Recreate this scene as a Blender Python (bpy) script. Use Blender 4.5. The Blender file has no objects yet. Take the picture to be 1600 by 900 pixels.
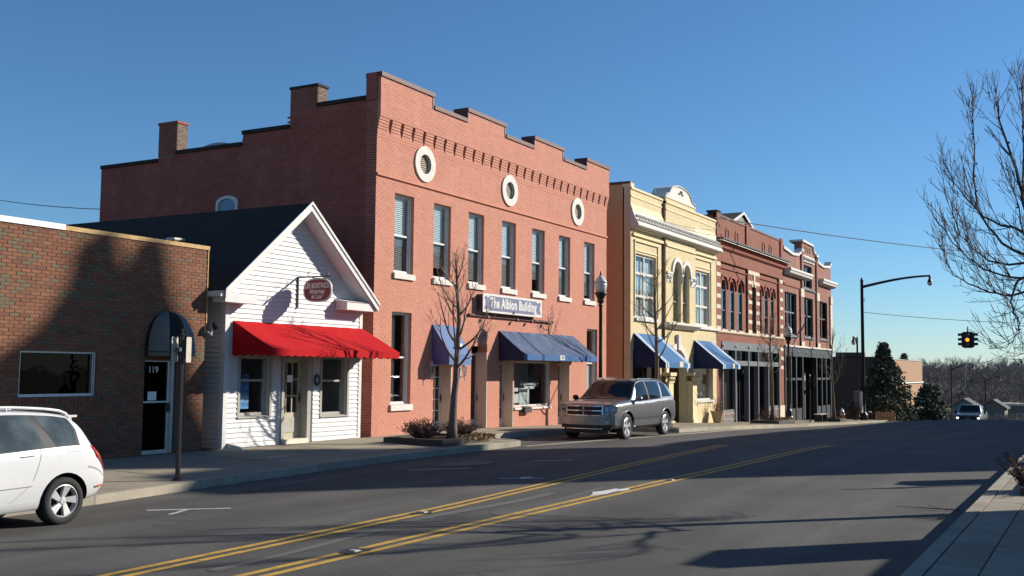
import bpy, bmesh, math, random
from math import sin, cos, pi, radians, sqrt, atan2, tan
from mathutils import Vector, Matrix
random.seed(7)
SC = bpy.context.scene
COL = SC.collection

# ------------------------------------------------------------------ camera
YAW, PITCH, ROLL = 0.51351, 0.077952, 0.0098308      # yaw is to the left of the street axis (+y)
f0 = Vector((-sin(YAW)*cos(PITCH), cos(YAW)*cos(PITCH), sin(PITCH)))
r0 = Vector((cos(YAW), sin(YAW), 0)); u0 = r0.cross(f0)
rr = r0*cos(ROLL) + u0*sin(ROLL); uu = -r0*sin(ROLL) + u0*cos(ROLL)
cd = bpy.data.cameras.new('camera'); cam = bpy.data.objects.new('camera', cd); COL.objects.link(cam)
mw = Matrix.Identity(4)
for i in range(3):
    mw[i][0] = rr[i]; mw[i][1] = uu[i]; mw[i][2] = -f0[i]
cam.matrix_world = mw
cd.sensor_width = 36; cd.lens = 36*1637.4/1600; cd.clip_start = 0.1; cd.clip_end = 3000
SC.camera = cam

# ------------------------------------------------------------------ light
SUN_AZ, SUN_EL = radians(48), radians(25)            # azimuth from +x towards +y
S = Vector((cos(SUN_AZ)*cos(SUN_EL), sin(SUN_AZ)*cos(SUN_EL), sin(SUN_EL)))
w = bpy.data.worlds.new('World'); SC.world = w; w.use_nodes = True
nt = w.node_tree; bg = nt.nodes['Background']
sky = nt.nodes.new('ShaderNodeTexSky'); sky.sky_type = 'NISHITA'; sky.sun_disc = False
sky.sun_elevation = SUN_EL; sky.sun_rotation = radians(90) - SUN_AZ
sky.air_density = 1.0; sky.dust_density = 0.0; sky.ozone_density = 10.0; sky.altitude = 100
mx = nt.nodes.new('ShaderNodeMix'); mx.data_type = 'RGBA'; mx.blend_type = 'MULTIPLY'; mx.inputs[0].default_value = 1; mx.inputs[7].default_value = (1.07, 1.0, .87, 1)
nt.links.new(sky.outputs[0], mx.inputs[6]); nt.links.new(mx.outputs[2], bg.inputs[0]); bg.inputs[1].default_value = 0.092
sl = bpy.data.lights.new('sun', 'SUN'); so = bpy.data.objects.new('sun', sl); COL.objects.link(so)
sl.energy = 4.6; sl.angle = radians(0.53); sl.color = (1.0, 0.93, 0.82)
so.rotation_euler = S.to_track_quat('Z', 'Y').to_euler(); so.location = (20, 10, 40)
SC.view_settings.view_transform = 'Standard'; SC.view_settings.look = 'None'
SC.view_settings.exposure = 0.6; SC.view_settings.gamma = 1.0

# ------------------------------------------------------------------ mesh kit
OFF = {}
class MB:
    def __init__(s): s.v = []; s.f = []; s.m = []
    def add(s, vs, fs, m=0):
        b = len(s.v); s.v += [tuple(p) for p in vs]
        for f in fs: s.f.append([b+i for i in f]); s.m.append(m)
        return s
    def poly(s, pts, m=0): return s.add(pts, [range(len(pts))], m)
    def box(s, x0, x1, y0, y1, z0, z1, m=0):
        return s.hexa([(x0,y0,z0),(x1,y0,z0),(x1,y1,z0),(x0,y1,z0),(x0,y0,z1),(x1,y0,z1),(x1,y1,z1),(x0,y1,z1)], m)
    def hexa(s, p, m=0):
        return s.add(p, [(3,2,1,0),(4,5,6,7),(0,1,5,4),(1,2,6,5),(2,3,7,6),(3,0,4,7)], m)
    def prism(s, pts, d, m=0):
        n = len(pts); d = Vector(d); q = [tuple(Vector(p)+d) for p in pts]
        return s.add(list(pts)+q, [range(n-1,-1,-1), range(n,2*n)] + [(i,(i+1)%n,n+(i+1)%n,n+i) for i in range(n)], m)
    def tube(s, pts, rad, n=6, m=0, cap=True):
        pts = [Vector(p) for p in pts]; k = len(pts)
        if not hasattr(rad, '__len__'): rad = [rad]*k
        b = len(s.v); up = None
        for i in range(k):
            t = (pts[min(i+1,k-1)] - pts[max(i-1,0)]); t = t.normalized() if t.length > 1e-9 else Vector((0,0,1))
            if up is None: up = t.orthogonal().normalized()
            a = (up - t*up.dot(t)); a = a.normalized() if a.length > 1e-6 else t.orthogonal().normalized()
            up = a; c = t.cross(a)
            for j in range(n):
                w_ = 2*pi*j/n; s.v.append(tuple(pts[i] + (a*cos(w_)+c*sin(w_))*rad[i]))
        for i in range(k-1):
            for j in range(n):
                s.f.append([b+i*n+j, b+i*n+(j+1)%n, b+(i+1)*n+(j+1)%n, b+(i+1)*n+j]); s.m.append(m)
        if cap:
            s.f.append([b+j for j in range(n-1,-1,-1)]); s.m.append(m)
            s.f.append([b+(k-1)*n+j for j in range(n)]); s.m.append(m)
        return s
    def lathe(s, prof, o, n=14, m=0, ax=None):
        o = Vector(o); z = Vector(ax or (0,0,1)).normalized()
        a = Vector((1,0,0)) if abs(z.x) < .9 else Vector((0,1,0))
        a = (a - z*a.dot(z)).normalized(); c = z.cross(a); b = len(s.v); k = len(prof)
        for r, h in prof:
            for j in range(n):
                w_ = 2*pi*j/n; s.v.append(tuple(o + z*h + (a*cos(w_)+c*sin(w_))*max(r,1e-4)))
        for i in range(k-1):
            for j in range(n):
                s.f.append([b+i*n+j, b+i*n+(j+1)%n, b+(i+1)*n+(j+1)%n, b+(i+1)*n+j]); s.m.append(m)
        s.f.append([b+j for j in range(n-1,-1,-1)]); s.m.append(m)
        s.f.append([b+(k-1)*n+j for j in range(n)]); s.m.append(m)
        return s
    def ball(s, c, r, n=8, m=0, sz=1.0):
        pr = [(r*sin(pi*i/6), -r*sz*cos(pi*i/6)) for i in range(7)]
        return s.lathe(pr, c, n, m)
    def mesh(s, name, mats, off=(0,0,0), smooth=False):
        me = bpy.data.meshes.new(name); o = Vector(off)
        me.from_pydata([tuple(Vector(p)-o) for p in s.v], [], s.f)
        for mt in (mats if isinstance(mats, (list, tuple)) else [mats]): me.materials.append(mt)
        me.polygons.foreach_set('material_index', s.m)
        if smooth:
            me.polygons.foreach_set('use_smooth', [True]*len(s.f))
        me.update(); return me
    def build(s, name, mats, parent=None, smooth=False, label=None, kind=None, edge=None):
        off = OFF[parent.name] if parent else Vector((0,0,0))
        me = s.mesh(name, mats, off, smooth or edge is not None)
        if edge is not None:
            bm = bmesh.new(); bm.from_mesh(me)
            for e in bm.edges:
                if len(e.link_faces) == 2 and e.calc_face_angle(0) > edge: e.smooth = False
            bm.to_mesh(me); bm.free()
        ob = bpy.data.objects.new(name, me); COL.objects.link(ob)
        if parent: ob.parent = parent
        OFF[ob.name] = off
        if label: ob['label'] = label
        if kind: ob['kind'] = kind
        return ob
def thing(name, label, cat, loc, group=None):
    o = bpy.data.objects.new(name, None); COL.objects.link(o); o.location = loc
    o.empty_display_size = .2
    o['label'] = label; o['category'] = cat
    if group: o['group'] = group
    OFF[o.name] = Vector(loc); return o
def single(mb, name, mats, label, cat, group=None, loc=(0,0,0), smooth=False, kind=None):
    me = mb.mesh(name, mats, loc, smooth); o = bpy.data.objects.new(name, me); COL.objects.link(o); o.location = loc
    o['label'] = label; o['category'] = cat
    if group: o['group'] = group
    if kind: o['kind'] = kind
    OFF[o.name] = Vector(loc); return o
def piece(name, me, loc, parent):
    o = bpy.data.objects.new(name, me); COL.objects.link(o); o.parent = parent
    o.location = Vector(loc) - OFF[parent.name]; OFF[o.name] = Vector(loc); return o
def dup(root, loc, rz=0.0, label=None):
    r = root.copy(); COL.objects.link(r); r.location = loc; r.rotation_euler = (0,0,rz)
    if label: r['label'] = label
    for ch in list(root.children):
        c = ch.copy(); COL.objects.link(c); c.parent = r
        for g in list(ch.children):
            d = g.copy(); COL.objects.link(d); d.parent = c
    return r
def interp(x, xs, ys):
    if x <= xs[0]: return ys[0]
    for i in range(1, len(xs)):
        if x <= xs[i]: return ys[i-1] + (ys[i]-ys[i-1])*(x-xs[i-1])/(xs[i]-xs[i-1])
    return ys[-1]

# ------------------------------------------------------------------ materials
def nodes(name):
    m = bpy.data.materials.new(name); m.use_nodes = True
    n = m.node_tree.nodes; l = m.node_tree.links
    return m, n, l, n['Principled BSDF']
def sp(v): return (v[0], v[1], v[2], 1)
def mix(n, l, fac, a, b, typ='MIX'):
    x = n.new('ShaderNodeMix'); x.data_type = 'RGBA'; x.blend_type = typ
    for i, val in ((0, fac), (6, a), (7, b)):
        if hasattr(val, 'is_output'): l.new(val, x.inputs[i])
        else: x.inputs[i].default_value = val if i == 0 else sp(val)
    return x.outputs[2]
def noise(n, l, scale, detail=4, rough=.6, vec=None):
    t = n.new('ShaderNodeTexNoise'); t.inputs['Scale'].default_value = scale
    t.inputs['Detail'].default_value = detail; t.inputs['Roughness'].default_value = rough
    if vec is None:
        tc = n.new('ShaderNodeTexCoord'); vec = tc.outputs['Object']
    l.new(vec, t.inputs['Vector']); return t.outputs['Fac']
def ramp(n, l, fac, stops):
    r = n.new('ShaderNodeValToRGB'); el = r.color_ramp.elements
    while len(el) < len(stops): el.new(.5)
    for e, (p, c) in zip(el, stops):
        e.position = p; e.color = sp(c) if hasattr(c, '__len__') else (c, c, c, 1)
    l.new(fac, r.inputs[0]); return r.outputs[0]
def bump(n, l, b, h, strength=.3, dist=.02):
    bp = n.new('ShaderNodeBump'); bp.inputs['Strength'].default_value = strength; bp.inputs['Distance'].default_value = dist
    l.new(h, bp.inputs['Height']); l.new(bp.outputs[0], b.inputs['Normal']); return bp
def M(name, c, rough=.75, var=.18, scale=3.0, bmp=0.0, bscale=60, metal=0.0, spec=.4, dirt=None, coat=0):
    m, n, l, b = nodes(name)
    f = noise(n, l, scale, 6, .65)
    c2 = tuple(max(0, x*(1-var)) for x in c); c3 = tuple(min(1, x*(1+var*.7)) for x in c)
    col = ramp(n, l, f, [(.28, c2), (.5, c), (.72, c3)])
    if dirt:
        g = noise(n, l, dirt[1], 5, .7)
        g = ramp(n, l, g, [(.5, 0), (.75, dirt[2])])
        col = mix(n, l, g, col, dirt[0])
    l.new(col, b.inputs['Base Color']); b.inputs['Roughness'].default_value = rough
    b.inputs['Metallic'].default_value = metal; b.inputs['Specular IOR Level'].default_value = spec
    if coat: b.inputs['Coat Weight'].default_value = coat; b.inputs['Coat Roughness'].default_value = .04
    if bmp: bump(n, l, b, noise(n, l, bscale, 5, .6), bmp, .02)
    return m
def Mbrickset(name, stops, rough=.85, wash=None, grain=.25, odd=None):
    """a colour for each separate brick: random per island and per object"""
    m, n, l, b = nodes(name)
    g = n.new('ShaderNodeNewGeometry'); oi = n.new('ShaderNodeObjectInfo')
    a = n.new('ShaderNodeMath'); a.operation = 'ADD'; l.new(g.outputs['Random Per Island'], a.inputs[0]); l.new(oi.outputs['Random'], a.inputs[1])
    fr = n.new('ShaderNodeMath'); fr.operation = 'FRACT'; l.new(a.outputs[0], fr.inputs[0])
    col = ramp(n, l, fr.outputs[0], stops)
    pos = g.outputs['Position']
    if odd:
        lf = noise(n, l, .8, 2, .5, pos); sm = n.new('ShaderNodeMath'); sm.operation = 'MULTIPLY_ADD'; sm.inputs[1].default_value = .55; l.new(fr.outputs[0], sm.inputs[0]); l.new(lf, sm.inputs[2])
        col = mix(n, l, ramp(n, l, sm.outputs[0], [(.93,0),(.94,1)]), col, odd)
    f = noise(n, l, 14, 5, .7, pos)
    col = mix(n, l, .55, col, ramp(n, l, f, [(.25, .55), (.75, 1.0)]), 'MULTIPLY')
    if wash:
        q = ramp(n, l, noise(n, l, wash[1], 6, .7, pos), [(wash[2], 0), (wash[3], 1)])
        col = mix(n, l, q, col, wash[0])
        mp = n.new('ShaderNodeMapping'); mp.inputs['Scale'].default_value = (2.2, 2.2, .18); l.new(pos, mp.inputs[0])
        col = mix(n, l, .8, col, ramp(n, l, noise(n, l, 1.0, 5, .65, mp.outputs[0]), [(.35, .9), (.6, 1.0)]), 'MULTIPLY')
    l.new(col, b.inputs['Base Color']); b.inputs['Roughness'].default_value = rough
    b.inputs['Specular IOR Level'].default_value = .25
    bump(n, l, b, noise(n, l, 90, 4, .6, pos), grain, .01)
    return m
def Mbrick(name, c1, c2, cm, uaxis='Y', bw=.203, rh=.068, mort=.01, rough=.85, depth=.5, wash=None):
    m, n, l, b = nodes(name)
    g = n.new('ShaderNodeNewGeometry'); sx = n.new('ShaderNodeSeparateXYZ'); l.new(g.outputs['Position'], sx.inputs[0])
    cb = n.new('ShaderNodeCombineXYZ'); l.new(sx.outputs[uaxis], cb.inputs[0]); l.new(sx.outputs['Z'], cb.inputs[1])
    t = n.new('ShaderNodeTexBrick'); l.new(cb.outputs[0], t.inputs['Vector'])
    for k, v in (('Color1', sp(c1)), ('Color2', sp(c2)), ('Mortar', sp(cm)), ('Scale', 1.0), ('Mortar Size', mort), ('Brick Width', bw), ('Row Height', rh), ('Mortar Smooth', .3)):
        t.inputs[k].default_value = v
    f = noise(n, l, 2.2, 6, .7, g.outputs['Position'])
    col = mix(n, l, .5, t.outputs['Color'], ramp(n, l, f, [(.25, .6), (.75, 1.0)]), 'MULTIPLY')
    if wash:
        q = ramp(n, l, noise(n, l, wash[1], 6, .7, g.outputs['Position']), [(wash[2], 0), (wash[3], 1)])
        col = mix(n, l, q, col, wash[0])
    l.new(col, b.inputs['Base Color']); b.inputs['Roughness'].default_value = rough; b.inputs['Specular IOR Level'].default_value = .25
    iv = n.new('ShaderNodeMath'); iv.operation = 'SUBTRACT'; iv.inputs[0].default_value = 1; l.new(t.outputs['Fac'], iv.inputs[1])
    bump(n, l, b, iv.outputs[0], depth, .012)
    return m
def Mglass(name, tint=(.75,.8,.8), refl=1.0, wob=.0):
    m, n, l, b = nodes(name); n.remove(b); out = n['Material Output']
    tr = n.new('ShaderNodeBsdfTransparent'); tr.inputs[0].default_value = sp(tint)
    gl = n.new('ShaderNodeBsdfGlossy'); gl.inputs['Roughness'].default_value = .015; gl.inputs['Color'].default_value = (1,1,1,1)
    fr = n.new('ShaderNodeLayerWeight'); fr.inputs['Blend'].default_value = .5
    pw = n.new('ShaderNodeMath'); pw.operation = 'POWER'; pw.inputs[1].default_value = 3.6; l.new(fr.outputs['Facing'], pw.inputs[0])
    mu = n.new('ShaderNodeMath'); mu.operation = 'MULTIPLY_ADD'; mu.inputs[1].default_value = refl; mu.inputs[2].default_value = .05*refl; mu.use_clamp = True
    l.new(pw.outputs[0], mu.inputs[0])
    if wob:
        bp = n.new('ShaderNodeBump'); bp.inputs['Strength'].default_value = wob; bp.inputs['Distance'].default_value = .05
        l.new(noise(n, l, 2.0, 2, .5), bp.inputs['Height']); l.new(bp.outputs[0], gl.inputs['Normal'])
    ms = n.new('ShaderNodeMixShader'); l.new(mu.outputs[0], ms.inputs[0]); l.new(tr.outputs[0], ms.inputs[1]); l.new(gl.outputs[0], ms.inputs[2])
    l.new(ms.outputs[0], out.inputs[0]); return m
def Memit(name, c, strength):
    m, n, l, b = nodes(name); b.inputs['Base Color'].default_value = sp(c)
    b.inputs['Emission Color'].default_value = sp(c); b.inputs['Emission Strength'].default_value = strength; return m

K = {}
K['glass'] = Mglass('window_glass', (.72,.78,.78), 1.0, .06)
K['glassscreen'] = Mglass('screened_glass', (.42,.44,.44), .8, .06)
K['glassdark'] = Mglass('dark_glass', (.25,.28,.3), .2, .05)
K['white'] = M('white_paint', (.62,.61,.58), .6, .08, 4, dirt=((.5,.47,.4), 5, .35))
K['stonewhite'] = M('whitewashed_stone', (.64,.61,.55), .8, .12, 6, .25, 40)
K['offwhite'] = M('cream_trim', (.66,.6,.47), .7, .1, 5)
K['beige'] = M('beige_jamb', (.58,.5,.4), .7, .12, 5)
K['black'] = M('black_metal', (.012,.012,.013), .45, .2, 5, spec=.5)
K['darkgrey'] = M('dark_grey_metal', (.05,.053,.058), .5, .2, 5)
K['interior'] = M('interior', (.09,.085,.08), .9, .2, 2)
K['roofdark'] = M('roof_membrane', (.03,.025,.022), .9, .3, 2, .3, 30)
K['alu'] = M('brushed_aluminium', (.55,.57,.6), .35, .08, 6, metal=.7)
K['whitemetal'] = M('white_coping_metal', (.85,.85,.83), .4, .05, 3)
K['rawwood'] = M('raw_timber', (.5,.32,.14), .75, .25, 8)
K['rust'] = M('brown_coping', (.115,.04,.033), .6, .2, 4)
K['blind'] = M('blind_slats', (.75,.75,.72), .6, .05, 3)
K['greywood'] = M('weathered_trim', (.36,.34,.3), .75, .15, 5)
K['paper'] = M('paper', (.8,.8,.78), .8, .05, 3)

# ------------------------------------------------------------------ the lie of the land
ZY = [-21, 27.6, 34, 40.4, 51, 63.75, 76.5, 79.7, 87, 95.6, 117, 212, 425, 700]
ZZ = [-1.8275, -1.806, -1.944, -2.125, -2.54, -2.92, -3.2725, -3.347, -3.98, -4.89, -6.59, -9.03, -5.3, 4.0]
def zf(y): return interp(y, ZY, ZZ)                     # ground at the facades
def sw_dz(y): return interp(y, [10, 25, 40, 50], [-.05, -.05, 0, .06])
def swz(x, y): return zf(y) + sw_dz(y)*min(1, max(0, (x+17)/3.6))
def xc(y):                                              # left kerb face
    if 24.4 < y < 34.6: return -15.2
    return interp(y, [8, 10.5, 14, 18.5, 24.4, 34.6, 40], [-12.6, -12.72, -13.15, -13.42, -13.42, -12.95, -12.95])
def rz(x, y):                                           # road surface
    gl = zf(y) + sw_dz(y) - .14
    if y > 76: gl = zf(y) - .1
    c = interp(y, [36, 60, 78, 100, 135], [0, .16, .40, .40, 0])
    return interp(x, [-17, -13.6, -9, -7, -1.4, 3], [gl, gl, zf(y)-.145+c*.9, zf(y)-.13+c, zf(y)-.135+c, zf(y)-.13+c])
RSZ = .165                                              # right sidewalk above zf
def sheet(xs, ys, zfun, mb=None, m=0):
    mb = mb or MB(); b = len(mb.v)
    for y in ys:
        for x in xs(y) if callable(xs) else xs: mb.v.append((x, y, zfun(x, y)))
    k = len(xs(ys[0]) if callable(xs) else xs)
    for i in range(len(ys)-1):
        for j in range(k-1):
            mb.f.append([b+i*k+j, b+i*k+j+1, b+(i+1)*k+j+1, b+(i+1)*k+j]); mb.m.append(m)
    return mb
def fr(a, b, st):
    n = max(1, int(round((b-a)/st))); return [a+(b-a)*i/n for i in range(n+1)]

# asphalt
def Masphalt(name, base):
    m, n, l, b = nodes(name); g = n.new('ShaderNodeNewGeometry'); pos = g.outputs['Position']
    mp = n.new('ShaderNodeMapping'); mp.inputs['Scale'].default_value = (1.0, .12, 1); l.new(pos, mp.inputs[0])
    wear = ramp(n, l, noise(n, l, 1.1, 5, .6, mp.outputs[0]), [(.3, tuple(x*.8 for x in base)), (.55, base), (.75, tuple(x*1.25 for x in base))])
    blot = ramp(n, l, noise(n, l, .45, 6, .7, pos), [(.3, .7), (.7, 1.15)])
    col = mix(n, l, .8, wear, blot, 'MULTIPLY')
    gr = noise(n, l, 120, 3, .8, pos)
    col = mix(n, l, .75, col, ramp(n, l, gr, [(.3, .45), (.5, 1.0), (.7, 1.75)]), 'MULTIPLY')
    v = n.new('ShaderNodeTexVoronoi'); v.feature = 'DISTANCE_TO_EDGE'; v.inputs['Scale'].default_value = .3
    wv = n.new('ShaderNodeVectorMath'); wv.operation = 'MULTIPLY_ADD'
    nz = n.new('ShaderNodeTexNoise'); nz.inputs['Scale'].default_value = .9; nz.inputs['Detail'].default_value = 5; l.new(pos, nz.inputs['Vector'])
    l.new(nz.outputs['Color'], wv.inputs[0]); wv.inputs[1].default_value = (2.5, 2.5, 0); l.new(pos, wv.inputs[2]); l.new(wv.outputs[0], v.inputs['Vector'])
    col = mix(n, l, .8, col, ramp(n, l, noise(n, l, 22, 4, .75, pos), [(.3, .78), (.5, 1.0), (.72, 1.22)]), 'MULTIPLY')
    sxx = n.new('ShaderNodeSeparateXYZ'); l.new(pos, sxx.inputs[0])
    wt = n.new('ShaderNodeMath'); wt.operation = 'SINE'; wm_ = n.new('ShaderNodeMath'); wm_.operation = 'MULTIPLY'; wm_.inputs[1].default_value = 3.4; l.new(sxx.outputs['X'], wm_.inputs[0]); l.new(wm_.outputs[0], wt.inputs[0])
    trk = ramp(n, l, wt.outputs[0], [(0, .84), (.9, 1.06)]); col = mix(n, l, .8, col, trk, 'MULTIPLY')
    oil = ramp(n, l, noise(n, l, 2.6, 4, .6, mp.outputs[0]), [(.6, 1.0), (.72, .72)]); col = mix(n, l, .8, col, oil, 'MULTIPLY')
    crack = ramp(n, l, v.outputs['Distance'], [(.003, 1), (.012, 0)])
    gate = ramp(n, l, noise(n, l, .25, 2, .5, pos), [(.5, 0), (.62, .45)])
    cm = n.new('ShaderNodeMath'); cm.operation = 'MULTIPLY'; l.new(crack, cm.inputs[0]); l.new(gate, cm.inputs[1])
    col = mix(n, l, cm.outputs[0], col, (.02, .02, .02))
    l.new(col, b.inputs['Base Color']); b.inputs['Roughness'].default_value = .85; b.inputs['Specular IOR Level'].default_value = .3
    bump(n, l, b, gr, .5, .012); return m
def Mconcrete(name, base, stain=(.2,.17,.13)):
    m, n, l, b = nodes(name); g = n.new('ShaderNodeNewGeometry'); oi = n.new('ShaderNodeObjectInfo'); pos = g.outputs['Position']
    f = noise(n, l, 1.6, 7, .7, pos)
    col = ramp(n, l, f, [(.3, tuple(x*.75 for x in base)), (.55, base), (.75, tuple(x*1.15 for x in base))])
    col = mix(n, l, .35, col, ramp(n, l, oi.outputs['Random'], [(0, .6), (1, 1.15)]), 'MULTIPLY')
    q = ramp(n, l, noise(n, l, 5, 6, .8, pos), [(.58, 0), (.75, .6)]); col = mix(n, l, q, col, stain)
    gr = noise(n, l, 150, 3, .7, pos); col = mix(n, l, .5, col, ramp(n, l, gr, [(.3, .7), (.7, 1.25)]), 'MULTIPLY')
    l.new(col, b.inputs['Base Color']); b.inputs['Roughness'].default_value = .9; b.inputs['Specular IOR Level'].default_value = .2
    bump(n, l, b, gr, .3, .01); return m
K['asphalt'] = Masphalt('asphalt', (.1,.095,.085))
K['concrete'] = Mconcrete('sidewalk_concrete', (.33,.285,.21))
K['concrete_r'] = Mconcrete('sidewalk_concrete_near', (.34,.3,.225))
K['kerb'] = Mconcrete('kerb_concrete', (.36,.32,.25))
K['joint'] = M('joint_dirt', (.06,.052,.042), .95, .3, 6)
def Mroadpaint(name, c):
    m, n, l, b = nodes(name); g = n.new('ShaderNodeNewGeometry'); pos = g.outputs['Position']
    col = mix(n, l, ramp(n, l, noise(n, l, 9, 6, .75, pos), [(.5, 0), (.68, .75)]), c, (.085,.08,.07))
    col = mix(n, l, .5, col, ramp(n, l, noise(n, l, 100, 3, .8, pos), [(.3, .6), (.7, 1.2)]), 'MULTIPLY')
    l.new(col, b.inputs['Base Color']); b.inputs['Roughness'].default_value = .8; return m
K['yellow'] = Mroadpaint('yellow_road_paint', (.56,.33,.05))
K['roadwhite'] = Mroadpaint('white_road_paint', (.5,.5,.48))
K['grass'] = M('dry_grass', (.075,.07,.032), .95, .4, .12, .5, 3)

gr = sheet([-600,-200,-90,-45,-24,-10,4,30,90,300,600], fr(-40,130,4)+fr(150,700,25), lambda x, y: zf(y)-.42 + (0 if y < 150 else .012*max(0, y-150)*.0))
gr.build('ground', K['grass'], kind='structure')
road = sheet([-16.2,-13.6,-11.5,-9.5,-7,-5,-3,-1.4,-1.0], fr(-25,76,1)+fr(76.5,120,1.2)+fr(124,430,8), rz).build('road', K['asphalt'], kind='structure')
# cross street past the last building
cs = sheet([-120,-60,-30,-16.1], fr(78,87,1.5), lambda x, y: zf(y)-.11)
cs = sheet([-.9,20,60], fr(78,87,1.5), lambda x, y: zf(y)+.26, cs)
cs.build('cross_street', K['asphalt'], kind='structure')
# sidewalks: a bed and slabs that can be told apart
bed = sheet([-18.2,-17,-15.2], fr(-20,77,1), lambda x, y: swz(x,y)-.03)
bed = sheet(lambda y: [-15.2, max(-15.19, xc(y)-.1)], [y for y in fr(-20,24.3,1)], lambda x, y: swz(x,y)-.03, bed)
bed = sheet(lambda y: [-15.2, xc(y)-.1], [34.7+i for i in range(42)], lambda x, y: swz(x,y)-.03, bed)
side = bed.build('left_sidewalk', K['joint'], kind='structure')
def slab(parent, x0a, x1a, x0b, x1b, y0, y1, zfun, mat, th=.06, g=.007):
    dz = random.uniform(-.003, .004)
    p = [(x0a+g,y0+g),(x1a-g,y0+g),(x1b-g,y1-g),(x0b+g,y1-g)]
    m = MB().hexa([(x,y,zfun(x,y)-th) for x,y in p]+[(x,y,zfun(x,y)+dz) for x,y in p])
    return m.build('slab', mat, parent)
y = 3.5
while y < 76:
    y1 = min(y+1.55, 76.5)
    slab(side, -17.0, -15.2, -17.0, -15.2, y, y1, swz, K['concrete'])
    if not (24.2 < y1 and y < 34.7):
        slab(side, -15.2, xc(y)-.16, -15.2, xc(y1)-.16, y, y1, swz, K['concrete'])
    elif y < 24.4 < y1:
        slab(side, -15.2, -13.58, -15.2, -13.58, y, 24.35, swz, K['concrete'])
    y += 1.55
slab(side, -19.5, -17.0, -19.5, -17.0, 37.75, 40.1, swz, K['concrete'])
def kerb_run(pts, zt, zb, mat, parent, w_=.15, side_=-1):
    for a, b in zip(pts, pts[1:]):
        d = Vector((b[0]-a[0], b[1]-a[1])); d.normalize(); nrm = Vector((-d.y, d.x))*w_
        g = d*.005
        A = (a[0]+g.x, a[1]+g.y); B = (b[0]-g.x, b[1]-g.y)
        q = [A, B, (B[0]+nrm.x, B[1]+nrm.y), (A[0]+nrm.x, A[1]+nrm.y)]
        MB().hexa([(x, y, zb(x,y)) for x, y in q]+[(x, y, zt(x,y)) for x, y in q]).build('kerb_stone', mat, parent)
kl = MB().box(-12.9,-12.8,-6,-3,-2.3,-2.0).build('left_kerb', K['kerb'], kind='structure')
kt = lambda x, y: swz(x,y)+.004
kb = lambda x, y: rz(x,y)-.15
kerb_run([(xc(y), y) for y in fr(2, 24.35, 2.8)], kt, kb, K['kerb'], kl)
kerb_run([(-13.42,24.35),(-13.75,24.6),(-14.6,24.75),(-15.2,25.0)], kt, kb, K['kerb'], kl)
kerb_run([(-15.2,y) for y in fr(25.0,34.2,3)], kt, kb, K['kerb'], kl)
kerb_run([(-15.2,34.2),(-13.6,34.5),(-12.95,34.9)], kt, kb, K['kerb'], kl)
kerb_run([(-12.95,y) for y in fr(34.9,74.5,3)]+[(-13.3,75.6),(-14.2,76.4),(-16,76.8)], kt, kb, K['kerb'], kl)
gut = sheet(lambda y: [interp(y,[24.3,28,34,42,50],[-13.4,-12.62,-12.55,-12.9,-12.9]), interp(y,[24.3,28,34,42,50],[-13.15,-12.28,-12.2,-12.55,-12.7])], fr(24.3,50,1), lambda x, y: rz(x,y)+.004)
gut.build('gutter_strip', K['kerb'], road)
# right sidewalk, higher above the road
rs = lambda x, y: zf(y)+RSZ
bedr = sheet([-1.5,-.95,.4,1.8,9], fr(-12,77,1), lambda x, y: rs(x,y)-.025)
sider = bedr.build('right_sidewalk', K['joint'], kind='structure')
y = 2.1
while y < 76:
    y1 = y+1.3
    for a, b in ((-1.34,-.95),(-.95,.35),(.35,1.65),(1.65,2.95)):
        if y < 34 or a < -.9: slab(sider, a, b, a, b, y, y1, rs, K['concrete_r'])
    y = y1
kr = MB().box(-1.5,-1.4,-8,-5,-2.2,-1.7).build('right_kerb', K['kerb'], kind='structure')
kerb_run([(-1.5,y) for y in reversed(fr(2.1,76,3.25))], lambda x,y: rs(x,y)+.003, lambda x,y: rz(x,y)-.15, K['kerb'], kr)
# painted lines, each a sheet 4 mm up
def line(pts, w_, mat, name):
    mb = MB()
    P = [Vector(p) for p in pts]
    for i, p in enumerate(P):
        d = (P[min(i+1,len(P)-1)]-P[max(i-1,0)]).normalized(); nn = Vector((-d.y, d.x))*w_/2
        for q in (p+nn, p-nn): mb.v.append((q.x, q.y, rz(q.x,q.y)+.005))
    for i in range(len(P)-1): mb.f.append([2*i,2*i+1,2*i+3,2*i+2]); mb.m.append(0)
    mb.build(name, mat, road)
def along(f, a, b, st=.8): return [(f(y), y) for y in fr(a, b, st)]
L1 = lambda y: interp(y, [4,6.9,12.7,21,26.5,35,45,76,110,300], [-8.0,-8.09,-8.16,-8.68,-8.88,-9.3,-9.5,-9.5,-9.5,-9.5])
L2 = lambda y: interp(y, [4,7.6,10.75,16.5,27.3,40,76,110,300], [-7.05,-6.98,-6.93,-6.83,-6.62,-6.5,-6.5,-6.5,-6.5])
for Lf in (L1, L2):
    for s in (-.1, .1): line(along(lambda y: Lf(y)+s, 3, 27.5 if Lf is L1 else 29.5), .1, K['yellow'], 'centre_line')
for a, b, c in (((-11.55,10.3),(-10.72,11.05),(-11.2,9.95)), ((-11.95,17.15),(-11.12,18.1),(-11.55,17.2))):
    line([a, ((a[0]+b[0])/2,(a[1]+b[1])/2), b], .09, K['roadwhite'], 'parking_mark')
line([(-11.15,10.66),(-11.0,10.3),(-10.95,10.15)], .07, K['roadwhite'], 'parking_mark')
line([(-9.6,16.6),(-8.9,17.0)], .09, K['roadwhite'], 'parking_mark')
line([(-10.9,20.3),(-10.2,20.9)], .09, K['roadwhite'], 'parking_mark')
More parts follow.
